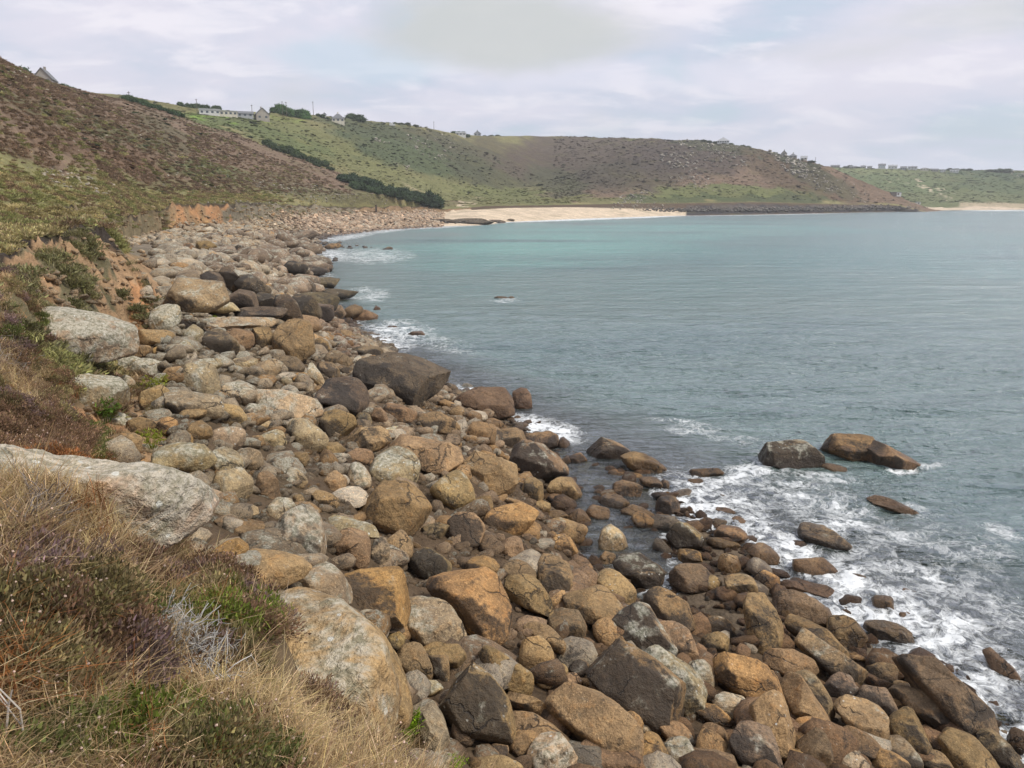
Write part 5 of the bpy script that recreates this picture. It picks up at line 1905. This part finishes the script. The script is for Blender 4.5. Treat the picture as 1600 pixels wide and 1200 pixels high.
# pale rocks breaking through the heath, and the dark reefs at the foot of the headland
def hill_rocks():
    o = np.random.default_rng(29)
    pts, scs, cols = [], [], []
    def spray(cx, cy, rx, ry, rot, n, s0, s1, col, rmin=60):
        c, s = math.cos(R_(rot)), math.sin(R_(rot))
        for _ in range(n):
            a = o.uniform(0, 6.28); k = math.sqrt(o.random())
            u, v = rx * k * math.cos(a), ry * k * math.sin(a)
            h = hit(cx + u * c - v * s, cy + u * s + v * c, rmin=rmin, floor=-.25)
            if h is None:
                continue
            sz = math.exp(o.uniform(math.log(s0), math.log(s1))) * h[1] / 1200
            pts.append((h[0].x, h[0].y, h[0].z + sz * .25)); scs.append(sz)
            cols.append((*(np.array(col) * math.exp(o.normal() * .2)), .6))
    G_ = (.36, .34, .30)
    for e in [(1085, 235, 50, 22, 25, 110, 1.2, 4), (1060, 255, 30, 12, 20, 60, 1.5, 4.5), (1075, 282, 34, 9, 0, 60, 1, 3), (1110, 290, 60, 9, 5, 50, .8, 2.2), (1130, 235, 50, 14, 30, 90, 1, 3.5), (1230, 250, 45, 14, 42, 150, 1.2, 4.5), (1265, 275, 45, 14, 35, 90, 1, 3.5), (1320, 295, 60, 10, 28, 60, .8, 2.5),
              (990, 310, 34, 9, -15, 90, 1, 3.2), (1010, 318, 50, 5, 0, 60, .8, 2.4), (1000, 325, 70, 3, 0, 80, .8, 2.4), (900, 240, 40, 10, 0, 12, .8, 2), (595, 222, 16, 5, 10, 14, 1.5, 4), (645, 225, 12, 8, 10, 10, 1.5, 5), (670, 232, 40, 16, 25, 40, 1, 3.5), (700, 222, 40, 10, 30, 30, 1, 3), (632, 262, 16, 5, 20, 12, 1.2, 3.4), (685, 245, 20, 5, 10, 12, 1, 3),
              (470, 300, 80, 14, 8, 160, .8, 3.0), (560, 313, 70, 8, 5, 130, .8, 2.6), (430, 290, 40, 8, 15, 50, 1, 3.4), (220, 230, 200, 60, 15, 60, .8, 3.2), (100, 190, 100, 50, 10, 26, 1, 4.5), (330, 260, 90, 30, 15, 40, .8, 3), (180, 275, 180, 12, 5, 60, 1, 3.5),
              (110, 282, 50, 14, 12, 90, 2, 6), (165, 300, 40, 12, 10, 40, 2.5, 7), (1590, 272, 20, 5, 10, 20, 1, 3), (560, 290, 100, 16, 20, 26, .8, 2), (800, 300, 60, 14, 10, 26, .6, 1.6), (20, 115, 26, 6, 30, 8, 3, 7), (24, 140, 20, 14, 20, 6, 2, 6), (380, 318, 60, 3, 2, 40, 1.2, 3)]:
        spray(*e[:5], e[5], e[6], e[7], G_ if e[0] > 300 else (.42, .38, .32))
    for e in [(1160, 329.5, 110, 2.6, 0, 420, 1.4, 4.5), (1300, 328, 110, 2.6, 0, 380, 1.2, 4), (1060, 329, 60, 2.5, 0, 160, 1.2, 3.4), (725, 347.5, 46, 2.2, 0, 150, 1.6, 5)]:
        spray(*e[:5], e[5], e[6], e[7], (.075, .07, .07))
    for e in [(1150, 326, 120, 1.5, 0, 120, 1, 3), (1390, 325.5, 60, 1.2, 0, 70, 1, 2.6), (1330, 323, 60, 2, 0, 60, 1, 3)]:
        spray(*e[:5], e[5], e[6], e[7], (.22, .19, .17))
    for e in [(440, 400, 60, 18, -10, 70, 6, 20), (370, 415, 60, 18, 0, 60, 6, 18), (310, 405, 50, 20, 0, 60, 6, 18), (270, 420, 40, 30, 20, 40, 7, 20), (470, 425, 40, 10, 0, 30, 8, 20), (440, 455, 50, 12, 0, 24, 10, 24), (400, 375, 80, 10, 0, 70, 4, 11), (470, 378, 30, 8, 0, 40, 4, 12), (300, 470, 30, 30, 0, 20, 8, 22)]:
        spray(*e[:5], e[5], e[6] * 1.6, e[7] * 1.7, (.215, .165, .12) if e[0] > 350 else (.33, .28, .21), rmin=45)
    for e in [(520, 385, 30, 5, 0, 24, 3, 9), (510, 410, 20, 8, 0, 12, 4, 12), (560, 389, 30, 3, 0, 8, 3, 8)]:
        spray(*e[:5], e[5], e[6], e[7], (.10, .08, .065), rmin=45)
    # scree in the cliff faces
    for e in [(200, 330, 60, 14, 0, 60, 1.5, 4.5), (170, 420, 70, 60, 30, 110, 2, 12), (100, 470, 70, 50, 30, 90, 3, 15), (240, 500, 30, 40, 0, 60, 2, 9), (210, 690, 40, 60, 0, 60, 3, 12), (180, 620, 60, 50, 0, 60, 4, 14), (300, 345, 60, 12, 0, 150, 1.2, 4), (225, 350, 50, 16, 0, 110, 1.5, 5), (440, 332, 90, 7, 0, 200, 1.2, 3.5), (620, 330, 60, 4, 0, 90, 1, 2.5)]:
        spray(*e[:5], e[5], e[6], e[7], (.40, .29, .18), rmin=14)
    n = len(pts)
    p = np.array(pts); s = np.array(scs)
    s3 = s[:, None] * .55 * np.stack([o.uniform(.8, 1.6, n), o.uniform(.8, 1.3, n), o.uniform(.6, 1.0, n)], 1)
    c = np.array(cols)
    c[:, 3] = .5
    scatter('hillside_rocks', p, rnd_rot(o, n, .25), s3, o.integers(0, 8, n), c, stone_protos(8, mat_stone, 2, 9), label='granite outcrops, scree and low reefs round the bay')


hill_rocks()


# bushes of the hedges, one by one
def bush_mesh(o, name):
    g = Geo()
    v, f = ICO[3]
    of = o.uniform(0, 50, 3)
    dn = fbm(v * 1.7 + of, 3, .6)
    vv = v * (.78 + dn * .5)[:, None]
    vv[:, 2] = np.maximum(vv[:, 2], -.35)
    for p, q in zip(vv, dn):
        k = .8 + q * .3; g.v.append(p); g.c.append((k, k, k))
    for t_ in f:
        g.f.append(tuple(t_))
    for _ in range(650):
        i = o.integers(0, len(vv))
        u = o.normal(size=3); u /= np.linalg.norm(u)
        w_ = v[i] * .8 + o.normal(size=3) * .6
        k = math.exp(o.normal() * .45)
        g.quad(vv[i] * o.uniform(.93, 1.14), u * .05, w_ * .10, (k, k * 1.02, k * .85))
    return g.build(name, mat_bush, link=False).data


ORD = 'first second third fourth fifth sixth seventh eighth ninth tenth eleventh twelfth thirteenth fourteenth fifteenth sixteenth seventeenth'.split()


def hedges():
    o = np.random.default_rng(41)
    data = [bush_mesh(o, 'shrub_crown') for _ in range(4)]
    spec = [(410, 226, 520, 268, 12, 13, 8, None, 'dark shrub in the upper valley hedge', (.045, .062, .032)),
            (432, 232, 512, 262, 7, 12, 7, None, 'shrub along the front of the upper valley hedge', (.05, .07, .032)),
            (532, 281, 690, 324, 17, 20, 13, None, 'dark shrub in the lower thicket above the beach', (.040, .058, .036)),
            (548, 292, 680, 327, 11, 16, 10, None, 'greener shrub along the front of the lower thicket', (.045, .066, .036)),
            (0, 102, 66, 130, 8, 15, 11, 436, 'dark shrub on the skyline at the far left', (.05, .07, .036)),
            (84, 131, 118, 136, 4, 9, 6, 430, 'low green shrub right of the left skyline house', (.06, .09, .035)),
            (195, 157, 288, 177, 13, 11, 7, 432, 'shrub of the dark hedge left of the bungalow field', (.045, .075, .032)),
            (280, 166, 345, 174, 8, 9, 7, 605, 'shrub behind the long bungalows on the skyline', (.05, .075, .034)),
            (425, 178, 482, 184, 9, 13, 11, 628, 'tree-sized shrub between the two gabled skyline houses', (.045, .085, .03)),
            (492, 182, 515, 184, 3, 7, 4, 648, 'small shrub left of the second gabled house', (.05, .07, .035)),
            (546, 186, 562, 187, 2, 12, 6, 690, 'rounded shrub right of the second gabled house', (.05, .075, .035)),
            (590, 190, 655, 198, 6, 9, 3, 738, 'low hedge shrub by the parked white van', (.06, .07, .04)),
            (706, 208, 734, 211, 4, 8, 5, 800, 'shrub beside the low white skyline house', (.05, .075, .035)),
            (752, 211, 782, 212, 3, 9, 3, 880, 'low shrub right of the small skyline gable', (.06, .075, .035)),
            (1095, 217, 1175, 226, 8, 8, 3, 955, 'low shrub beside the pyramid-roofed headland house', (.055, .075, .035)),
            (1262, 250, 1290, 262, 4, 9, 3, 885, 'shrub on the falling crest of the headland', (.055, .065, .04)),
            (1318, 259, 1345, 260, 4, 7, 3, 1445, 'shrub left of the hilltop village', (.05, .07, .04)),
            (1480, 263, 1520, 263, 4, 8, 3, 1470, 'shrub right of the hilltop village', (.05, .07, .04)),
            (1545, 263, 1580, 264, 3, 10, 4, 1480, 'rounded shrub at the far right skyline', (.05, .07, .04)),
            (805, 300, 1, 1, 0, 0, 0, None, '', (0, 0, 0))]
    for (x0, y0, x1, y1, n, w, h, r, lab, c) in spec:
        for k in range(n):
            f = (k + .5) / n
            x = x0 + (x1 - x0) * f + o.normal() * w * .12
            y = y0 + (y1 - y0) * f + o.normal() * h * .12
            if r is None:
                q = hit(x, y, rmin=200)
                if q is None:
                    continue
                P0, rr_ = q
            else:
                z_, a_ = at_r(x, y, r)
                P0 = Vector((r * math.sin(a_), r * math.cos(a_), 0))
                P0.z = ground_grid(np.array([[P0.x, P0.y, 0]]))[0]
                rr_ = r
            m = rr_ / 1200
            ob = bpy.data.objects.new('shrub', data[int(o.integers(0, 4))])
            COL.objects.link(ob)
            ob.location = P0 + Vector((0, 0, h * m * .30))
            kk = math.exp(o.normal() * .2)
            ob.scale = (w * m * .72 * kk, w * m * .6, h * m * .82 * kk)
            ob.rotation_euler = (0, 0, o.uniform(0, 6.28))
            kc = math.exp(o.normal() * .15)
            ob.color = (c[0] * kc * 1.2, c[1] * kc * 1.2, c[2] * kc * 1.2, 1)
            tag(ob, lab + ', ' + ORD[k] + ' from the left', 'shrub', lab.split(' shrub')[0] + ' shrubs of one hedge')


hedges()


# single plants of the foreground
def dead_shrub(cx, cy, wpx, hpx, rot, n, lab, colr):
    q = hit(cx, cy, rmin=1.5)
    P0, r = q
    o = np.random.default_rng(int(cx))
    D = (Vector((0, 0, CAM_H)) - P0).length
    m = D / 1200
    L, W = wpx * m / 2, hpx * m / 2
    # the twigs mat lies along the slope: gather their roots on the ground
    g = Geo()
    c, s = math.cos(R_(rot)), math.sin(R_(rot))
    for _ in range(n):
        a = o.uniform(0, 6.28); k = math.sqrt(o.random())
        u, v = wpx / 2 * k * math.cos(a), hpx / 2 * k * math.sin(a)
        h = hit(cx + u * c - v * s, cy + u * s + v * c, rmin=1.5)
        b = np.array(h[0] - P0) + np.array([0, 0, o.uniform(.03, .10)])
        d = o.normal(size=3); d[2] = abs(d[2]) * .8 + .15; d /= np.linalg.norm(d)
        ln = o.uniform(.07, .16)
        pts = [b]
        for j in range(5):
            d = d + o.normal(size=3) * .38; d /= np.linalg.norm(d)
            pts.append(pts[-1] + d * ln / 5 * 1.4)
            if j in (2, 3) and o.random() < .6:
                dd = d + o.normal(size=3) * .8; dd /= np.linalg.norm(dd)
                e = pts[-1]
                kk = o.uniform(.7, 1.2)
                g.tube([e, e + dd * ln * .25, e + dd * ln * .42 + o.normal(size=3) * .008], .0013, .0006, (kk, kk, kk), 3)
        kk = o.uniform(.6, 1.25)
        g.tube(pts, .0034, .0016, (kk, kk, kk), 4)
    ob = g.build('dead_heather', mat_bush)
    ob.location = P0
    ob.color = (*colr, 1)
    tag(ob, lab, 'dead plant', 'dead heather tangles')


dead_shrub(300, 1040, 150, 56, 40, 330, 'tangle of bleached silver dead heather twigs on the foreground slope', (.50, .49, .47))
dead_shrub(28, 560, 70, 80, 0, 200, 'pale grey leafless heather bush at the left edge below the soil cliff', (.40, .36, .34))
dead_shrub(70, 830, 90, 50, 0, 160, 'dull grey brown dead heather patch beside the big lichen rock', (.26, .22, .19))


def stem(pts_px, w, lab, colr, h0=.0, h1=.3):
    q = [hit(x, y, rmin=1.4)[0] for x, y in pts_px]
    n = len(q)
    base = q[0]
    P_ = []
    d0 = (Vector((0, 0, CAM_H)))
    for i, (x, y) in enumerate(pts_px):
        # a stem standing up out of the turf, nearer the eye the higher it climbs
        P_.append(np.array((q[i] + (d0 - q[i]).normalized() * (h0 + (h1 - h0) * i / (n - 1))) - base))
    g = Geo()
    g.tube(P_, w, w * .5, (1, 1, 1), 5)
    g.tube([P_[n // 2], P_[n // 2] + np.array([-.05, .02, .05]), P_[n // 2] + np.array([-.09, .03, .10])], w * .6, w * .3, (1, 1, 1), 4)
    ob = g.build('withered_plant', mat_bush)
    ob.location = base
    ob.color = (*colr, 1)
    tag(ob, lab, 'dead plant', 'bare stems in the grass')


stem([(2, 1195), (10, 1150), (14, 1105), (19, 1080)], .0045, 'bleached bare stem rising at the bottom left corner', (.55, .50, .44))
stem([(46, 1195), (40, 1170), (36, 1140), (32, 1112), (0, 1080)], .0045, 'bleached forked stem beside the corner stem', (.52, .48, .42))
stem([(245, 1180), (262, 1140), (280, 1100), (300, 1060)], .002, 'long thin straw stalk crossing the silver twigs', (.55, .45, .28))


def umbel(cx, cy, lab):
    P0 = hit(cx, cy + 28, rmin=1.5)[0]
    g = Geo(); o = np.random.default_rng(int(cx))
    tip = np.array([.03, .0, .13])
    g.tube([np.zeros(3), tip * .5 + np.array([.004, 0, 0]), tip], .0022, .0016, (1, .9, .8), 4)
    for k in range(26):
        a = k * 2.4; r = .021 * math.sqrt((k + 1) / 26)
        e = tip + np.array([r * math.cos(a), r * math.sin(a), .012 + .01 * r / .02])
        g.strip([tip, (tip + e) / 2, e], .0012, np.array([1, 0, 0]), (1, .9, .8))
        g.ball(e, .0036, (1.2, 1, .9))
    ob = g.build('dried_flower', mat_bush); ob.location = P0; ob.color = (.11, .07, .055, 1)
    tag(ob, lab, 'dried flower')


umbel(222, 992, 'dark brown dried flower head above the grass left of the silver twigs')


def samphire(cx, cy, wpx, hpx, lab, colr):
    P0 = hit(cx, cy + hpx * .3, rmin=3)[0]
    D = (Vector((0, 0, CAM_H)) - P0).length
    m = D / 1200
    o = np.random.default_rng(int(cx * 3))
    W, Hh = wpx * m / 2, hpx * m
    root = bpy.data.objects.new('samphire_plant', None); COL.objects.link(root)
    root.location = P0 + (Vector((0, 0, CAM_H)) - P0).normalized() * W * .9
    g, st = Geo(), Geo()
    for _ in range(34):
        a = o.uniform(0, 6.28); k = math.sqrt(o.random())
        tip = np.array([W * k * math.cos(a), W * k * math.sin(a), Hh * o.uniform(.3, .95)])
        b = tip * np.array([.3, .3, 0])
        st.strip([b, (b + tip) / 2, tip], .004, np.array([1, 0, 0]), (.8, .8, .6))
        for _ in range(12):
            d = o.normal(size=3); d[2] = abs(d[2]); d /= np.linalg.norm(d)
            u = o.normal(size=3); u /= np.linalg.norm(u)
            kk = math.exp(o.normal() * .3)
            g.quad(tip + o.normal(size=3) * Hh * .06, u * Hh * .025, d * Hh * .12, (kk, kk, kk * .8))
    a = g.build('foliage', mat_bush, parent=root); b = st.build('stem', mat_bush, parent=root)
    for q in (a, b):
        q.color = (*colr, 1)
    tag(root, lab, 'plant', 'bright green seashore plants among the rocks')


samphire(640, 1152, 30, 48, 'bright green leafy plant wedged beside the enormous pale boulder', (.15, .24, .02))
samphire(243, 606, 34, 24, 'yellow green plant on the bank beside the white-lichened boulder', (.22, .24, .04))
samphire(238, 694, 34, 26, 'yellow green plant above the large smooth pale grey boulder', (.20, .24, .04))
samphire(715, 1196, 30, 20, 'lime green plant cut by the bottom edge near the dark peaked boulder', (.20, .30, .03))
samphire(335, 502, 12, 10, 'tiny green plant on the long flat pale ledge', (.18, .22, .04))
samphire(165, 650, 40, 40, 'dark green bushy plant on the bank edge under the overhanging slab', (.09, .15, .035))


# ------------------------------------------------------------------ buildings and small far things
def flat_mat(name, col, rough=.8, spec=.3):
    m = bpy.data.materials.new(name)
    m.use_nodes = True
    t = m.node_tree
    b = t.nodes['Principled BSDF']
    tc = N(t, 'ShaderNodeTexCoord')
    n = noise_(t, tc.outputs['Object'], 1.4, 5, .6)
    c = mixc(t, ramp_(t, n, .3, .7), tuple(np.array(col) * .82), tuple(np.array(col) * 1.1))
    t.links.new(c, b.inputs['Base Color'])
    b.inputs['Roughness'].default_value = rough
    b.inputs['Specular IOR Level'].default_value = spec
    return m


M_WHITE = flat_mat('white_render', (.62, .62, .60)); M_CREAM = flat_mat('cream_render', (.60, .56, .46)); M_GRANITE = flat_mat('granite_wall', (.33, .30, .26)); M_SLATE = flat_mat('slate_roof', (.17, .175, .185))
M_LSLATE = flat_mat('pale_roof', (.36, .37, .38)); M_GLASS = flat_mat('window_glass', (.06, .08, .10), .15, .6); M_BLUE = flat_mat('blue_glazing', (.20, .33, .48), .25, .5); M_WOOD = flat_mat('weathered_wood', (.12, .095, .075)); M_TYRE = flat_mat('tyre', (.03, .03, .03))


def box(sx, sy, z0, z1, cx=0, cy=0):
    v = [(cx + a * sx / 2, cy + b * sy / 2, z) for z in (z0, z1) for a, b in ((-1, -1), (1, -1), (1, 1), (-1, 1))]
    f = [(0, 3, 2, 1), (4, 5, 6, 7), (0, 1, 5, 4), (1, 2, 6, 5), (2, 3, 7, 6), (3, 0, 4, 7)]
    return v, f


def house(x, y, r, wm, dm, hm, rm, style, wall, roof, lab, yaw=0, chim=1, wins=3, glass=None):
    """x, y photograph position of the base; wm width, dm depth, hm wall height, rm roof height (metres)"""
    z_, a_ = at_r(x, y, r)
    px_, py_ = r * math.sin(a_), r * math.cos(a_)
    gz = ground_grid(np.array([[px_, py_, 0.]]))[0]
    root = bpy.data.objects.new('house', None); COL.objects.link(root)
    root.location = (px_, py_, gz); root.rotation_euler = (0, 0, -a_ + R_(yaw)); wm *= .88; hm *= .85; rm *= .9
    v, f = box(wm, dm, -2.5, hm)
    gable = style in ('front', 'side')
    if style == 'front':      # gable end towards the bay
        b = len(v); v += [(0, -dm / 2, hm + rm), (0, dm / 2, hm + rm)]; f += [(4, 5, b), (6, 7, b + 1)]
    elif style == 'side':
        b = len(v); v += [(-wm / 2, 0, hm + rm), (wm / 2, 0, hm + rm)]; f += [(7, 4, b), (5, 6, b + 1)]
    mesh_obj('wall', v, f, wall, root, smooth=False)
    e, t = .45, .18
    if style == 'front':
        rv = [(-wm / 2 - e, -dm / 2 - e, hm - e * rm / (wm / 2)), (0, -dm / 2 - e, hm + rm + .03), (wm / 2 + e, -dm / 2 - e, hm - e * rm / (wm / 2))]
    elif style == 'side':
        rv = [(-wm / 2 - e, -dm / 2 - e, hm - e * rm / (dm / 2)), (-wm / 2 - e, 0, hm + rm + .03), (-wm / 2 - e, dm / 2 + e, hm - e * rm / (dm / 2))]
    if gable:
        dv = Vector((0, dm + 2 * e, 0)) if style == 'front' else Vector((wm + 2 * e, 0, 0))
        v2 = []
        for q in rv: v2.append(q)
        for q in rv: v2.append(tuple(Vector(q) + dv))
        v2 += [(a, b, c + t) for a, b, c in v2]
        f2 = [(6, 7, 10, 9), (7, 8, 11, 10), (0, 3, 4, 1), (1, 4, 5, 2), (0, 1, 7, 6), (1, 2, 8, 7), (3, 9, 10, 4), (4, 10, 11, 5), (0, 6, 9, 3), (2, 5, 11, 8)]
    elif style == 'hip':
        k = max(wm - dm, 0) / 2
        v2 = [(-wm / 2 - e, -dm / 2 - e, hm), (wm / 2 + e, -dm / 2 - e, hm), (wm / 2 + e, dm / 2 + e, hm), (-wm / 2 - e, dm / 2 + e, hm), (-k - .05, 0, hm + rm), (k + .05, 0, hm + rm)]
        f2 = [(0, 1, 5, 4), (1, 2, 5), (2, 3, 4, 5), (3, 0, 4), (3, 2, 1, 0)]
    else:
        v2, f2 = box(wm + .6, dm + .6, hm, hm + max(rm, .25))
    rf = mesh_obj('roof', v2, f2, roof, root, smooth=False)
    for k in range(chim):
        cv, cf = box(.9, .9, hm + rm * .4, hm + rm + 1.3, (k - (chim - 1) / 2) * wm * .8 if style != 'front' else 0, dm * .1)
        mesh_obj('chimney', cv, cf, wall, rf, smooth=False)
    me = None
    for k in range(wins):
        cx = (k - (wins - 1) / 2) * wm / max(wins, 1)
        if me is None:
            wv, wf = box(min(1.5, wm / wins * .55), .12, 0, min(1.3, hm * .5))
            w0 = mesh_obj('window', wv, wf, glass or M_GLASS, root, smooth=False); me = w0.data; ob = w0
        else:
            ob = bpy.data.objects.new('window', me); COL.objects.link(ob); ob.parent = root
        ob.location = (cx, -dm / 2 - .03, hm * .35)
    if hm > 4.2:
        for k in range(max(wins - 1, 1)):
            ob = bpy.data.objects.new('window', me); COL.objects.link(ob); ob.parent = root
            ob.location = ((k - (max(wins - 1, 1) - 1) / 2) * wm / wins, -dm / 2 - .03, hm * .72)
    tag(root, lab, 'house', 'houses on the hills round the bay')
    return root


house(71, 124, 416, 8.2, 10, 2.6, 4.6, 'front', M_GRANITE, M_SLATE, 'small gabled house on the skyline at the far left', yaw=-14, chim=1, wins=2)
house(328, 177, 585, 15, 8, 3.0, 1.2, 'flat', M_WHITE, M_LSLATE, 'leftmost long low white bungalow above the bright green field', wins=4, chim=0)
house(357, 178, 585, 13, 8, 3.4, .4, 'flat', M_CREAM, M_LSLATE, 'middle long low bungalow with a flat pale roof', wins=4, chim=0)
house(383, 179, 590, 12, 8, 2.8, 1.8, 'side', M_LSLATE, M_SLATE, 'right low bungalow next to the big stone gable house', wins=3, chim=0)
house(409, 182, 590, 10, 9, 4.4, 4.6, 'front', M_GRANITE, M_SLATE, 'big stone house with its gable facing the bay, right of the bungalows', yaw=10, chim=1, wins=2)
house(528, 182, 650, 11, 8, 3.0, 4.4, 'hip', M_CREAM, M_SLATE, 'second gabled house, alone on the skyline with a tall chimney', chim=1, wins=3)
house(507, 181, 652, 3, 3, 2.2, 1.4, 'front', M_WHITE, M_SLATE, 'tiny white outbuilding left of the lone skyline house', chim=0, wins=1)
house(720, 210, 790, 11, 6, 2.6, .9, 'side', M_WHITE, M_LSLATE, 'low white house on the central skyline', chim=0, wins=3)
house(746, 211, 850, 8, 7, 3.2, 2.8, 'front', M_LSLATE, M_LSLATE, 'grey gabled house right of the low white one', chim=2, wins=2)
house(1130, 220, 952, 15, 13, 2.8, 5.0, 'hip', M_WHITE, M_LSLATE, 'white house with a pyramid roof on top of the rocky headland', chim=0, wins=5)
house(1225, 242, 905, 6.5, 6, 2.4, 3.0, 'front', M_GRANITE, M_SLATE, 'leftmost of three small houses on the right shoulder of the headland', chim=1, wins=1)
house(1239, 244, 900, 9, 7, 2.2, 2.8, 'hip', M_GRANITE, M_SLATE, 'middle of the three small houses on the headland shoulder', chim=1, wins=2)
house(1256, 249, 890, 7, 6, 2.2, 2.2, 'side', M_CREAM, M_LSLATE, 'rightmost of the three small houses on the headland shoulder', chim=0, wins=2)
for (x, wm, hm, rm, st, wl, rf_, ch, lab, gl) in [
        (1305, 16, 2.6, 2.0, 'side', M_GRANITE, M_SLATE, 0, 'low dark-roofed house at the left end of the hilltop village', None),
        (1332, 12, 2.4, 1.8, 'side', M_GRANITE, M_SLATE, 0, 'second low dark-roofed house of the hilltop village', None),
        (1349, 9, 3.4, 2.4, 'side', M_WHITE, M_SLATE, 1, 'small white house with dark roof left of the blue-glazed one', None),
        (1359, 8, 3.2, 2.0, 'side', M_CREAM, M_SLATE, 0, 'cream house tucked between two white ones in the village', None),
        (1378, 12, 6.0, 2.8, 'side', M_WHITE, M_SLATE, 1, 'tallest village house with pale blue glazing', M_BLUE),
        (1395, 15, 4.6, 2.4, 'side', M_WHITE, M_LSLATE, 1, 'wide white house right of the blue-glazed one', None),
        (1412, 10, 3.4, 2.8, 'side', M_LSLATE, M_SLATE, 0, 'grey house with a steep slate roof in mid village', None),
        (1426, 15, 3.2, 1.8, 'side', M_WHITE, M_SLATE, 1, 'long white house with gabled ends in mid village', None),
        (1445, 13, 3.2, 1.8, 'hip', M_CREAM, M_LSLATE, 0, 'pale hipped house right of the long white house', None),
        (1461, 12, 2.8, 1.8, 'side', M_GRANITE, M_SLATE, 0, 'low stone house near the right end of the village', None),
        (1474, 9, 3.0, 1.6, 'front', M_WHITE, M_SLATE, 0, 'small white gable near the right end of the village', None),
        (1492, 14, 2.6, 1.4, 'side', M_WHITE, M_LSLATE, 0, 'last low white house at the right end of the village', None)]:
    house(x, 260, 1440, wm, 8, hm, rm, st, wl, rf_, lab, chim=ch, wins=3, glass=gl)


def hut(x, y, w, wall, lab):
    q = hit(x, y, rmin=900)
    if q is None:
        return
    P0 = q[0]
    root = bpy.data.objects.new('hut', None); COL.objects.link(root); root.location = P0
    v, f = box(w, 4, -1.5, 2.6); mesh_obj('wall', v, f, wall, root, smooth=False)
    v, f = box(w + .6, 4.6, 2.6, 2.9); mesh_obj('roof', v, f, M_SLATE, root, smooth=False)
    v, f = box(w * .3, .1, 0, 1.9, 0, -2.03); mesh_obj('door', v, f, M_WOOD, root, smooth=False)
    tag(root, lab, 'hut', 'huts on the dunes')


hut(1379, 303, 6, M_WOOD, 'dark little hut on the slope above the far right beach')
hut(1395, 305, 6, M_WOOD, 'dark hut left of the white hut above the far right beach')
hut(1402, 305, 6, M_WHITE, 'white hut beside a dark one above the far right beach')
hut(1434, 319, 5, M_WHITE, 'low white hut just above the far right sand')


def pole(x, y, r, h, lab):
    z_, a_ = at_r(x, y, r)
    px_, py_ = r * math.sin(a_), r * math.cos(a_)
    gz = ground_grid(np.array([[px_, py_, 0.]]))[0]
    root = bpy.data.objects.new('telegraph_pole', None); COL.objects.link(root); root.location = (px_, py_, gz)
    g = Geo(); g.tube([np.array((0, 0, -1.)), np.array((0, 0, h))], .2, .15, (1, 1, 1), 6)
    a = g.build('pole', M_WOOD, parent=root)
    v, f = box(1.5, .15, h - .7, h - .5, 0, -.25); mesh_obj('crossarm', v, f, M_WOOD, root, smooth=False)
    tag(root, lab, 'pole', 'telegraph poles on the skyline')


for (x, y, r, h, lab) in [(202, 153, 445, 5, 'telegraph pole over the dark hedge on the left skyline'), (308, 172, 590, 8, 'telegraph pole above the leftmost bungalow'), (394, 176, 592, 9, 'telegraph pole just left of the stone gable house'),
                          (442, 181, 622, 11, 'left pole of the close pair over the tree-sized shrubs'), (448, 181, 622, 11, 'right pole of the close pair over the tree-sized shrubs'), (490, 182, 645, 10, 'telegraph pole between the shrubs and the lone house'),
                          (678, 203, 755, 7, 'lonely pole on the slope left of the central skyline houses'), (1274, 252, 880, 6, 'pole on the falling crest of the headland')]:
    pole(x, y, r, h, lab)


def van():
    r = 705
    z_, a_ = at_r(613, 191, r)
    P0 = Vector((r * math.sin(a_), r * math.cos(a_), 0)); P0.z = ground_grid(np.array([[P0.x, P0.y, 0.]]))[0] + .2
    root = bpy.data.objects.new('parked_van', None); COL.objects.link(root); root.location = P0; root.rotation_euler = (0, 0, -a_)
    prof = [(-2.5, .45), (2.4, .45), (2.5, 1.2), (1.9, 1.5), (1.4, 2.4), (-2.4, 2.5), (-2.55, 1.2)]
    n = len(prof)
    v = [(x, s * .95, z) for s in (-1, 1) for x, z in prof]
    f = [tuple(range(n)), tuple(range(2 * n - 1, n - 1, -1))] + [((i + 1) % n, i, i + n, (i + 1) % n + n) for i in range(n)]
    mesh_obj('body', v, f, M_WHITE, root, smooth=False)
    v, f = box(1.0, .04, 1.5, 2.2, 1.1, -.97); mesh_obj('window', v, f, M_GLASS, root, smooth=False)
    for sx in (-1.6, 1.6):
        for sy in (-.85, .85):
            g = Geo(); g.tube([np.array((sx, sy - .1, .35)), np.array((sx, sy + .1, .35))], .35, .35, (1, 1, 1), 12)
            g.build('wheel', M_TYRE, parent=root)
    tag(root, 'tiny white van parked on the pale hilltop track', 'van')


van()


def post():
    q = hit(588, 333, rmin=250)
    P0 = q[0]
    v, f = box(.9, .7, -1, 4.0)
    o = mesh_obj('mine_adit_post', v, f, M_WOOD, smooth=False)
    o.name = 'timber_post'
    o.location = P0
    tag(o, 'dark upright post in the low brown bank behind the stony beach', 'post')


post()

# ------------------------------------------------------------------ air
def haze():
    v, f = box(7400, 5300, -9, 150, 0, 2350)
    m = bpy.data.materials.new('sea_air')
    m.use_nodes = True
    t = m.node_tree
    t.nodes.clear()
    pv = N(t, 'ShaderNodeVolumePrincipled')
    pv.inputs['Color'].default_value = (.93, .96, 1, 1)
    pv.inputs['Density'].default_value = .0002
    pv.inputs['Anisotropy'].default_value = .2
    o = N(t, 'ShaderNodeOutputMaterial')
    t.links.new(pv.outputs[0], o.inputs['Volume'])
    ob = mesh_obj('haze', v, f, m, smooth=False)
    tag(ob, kind='stuff')


haze()
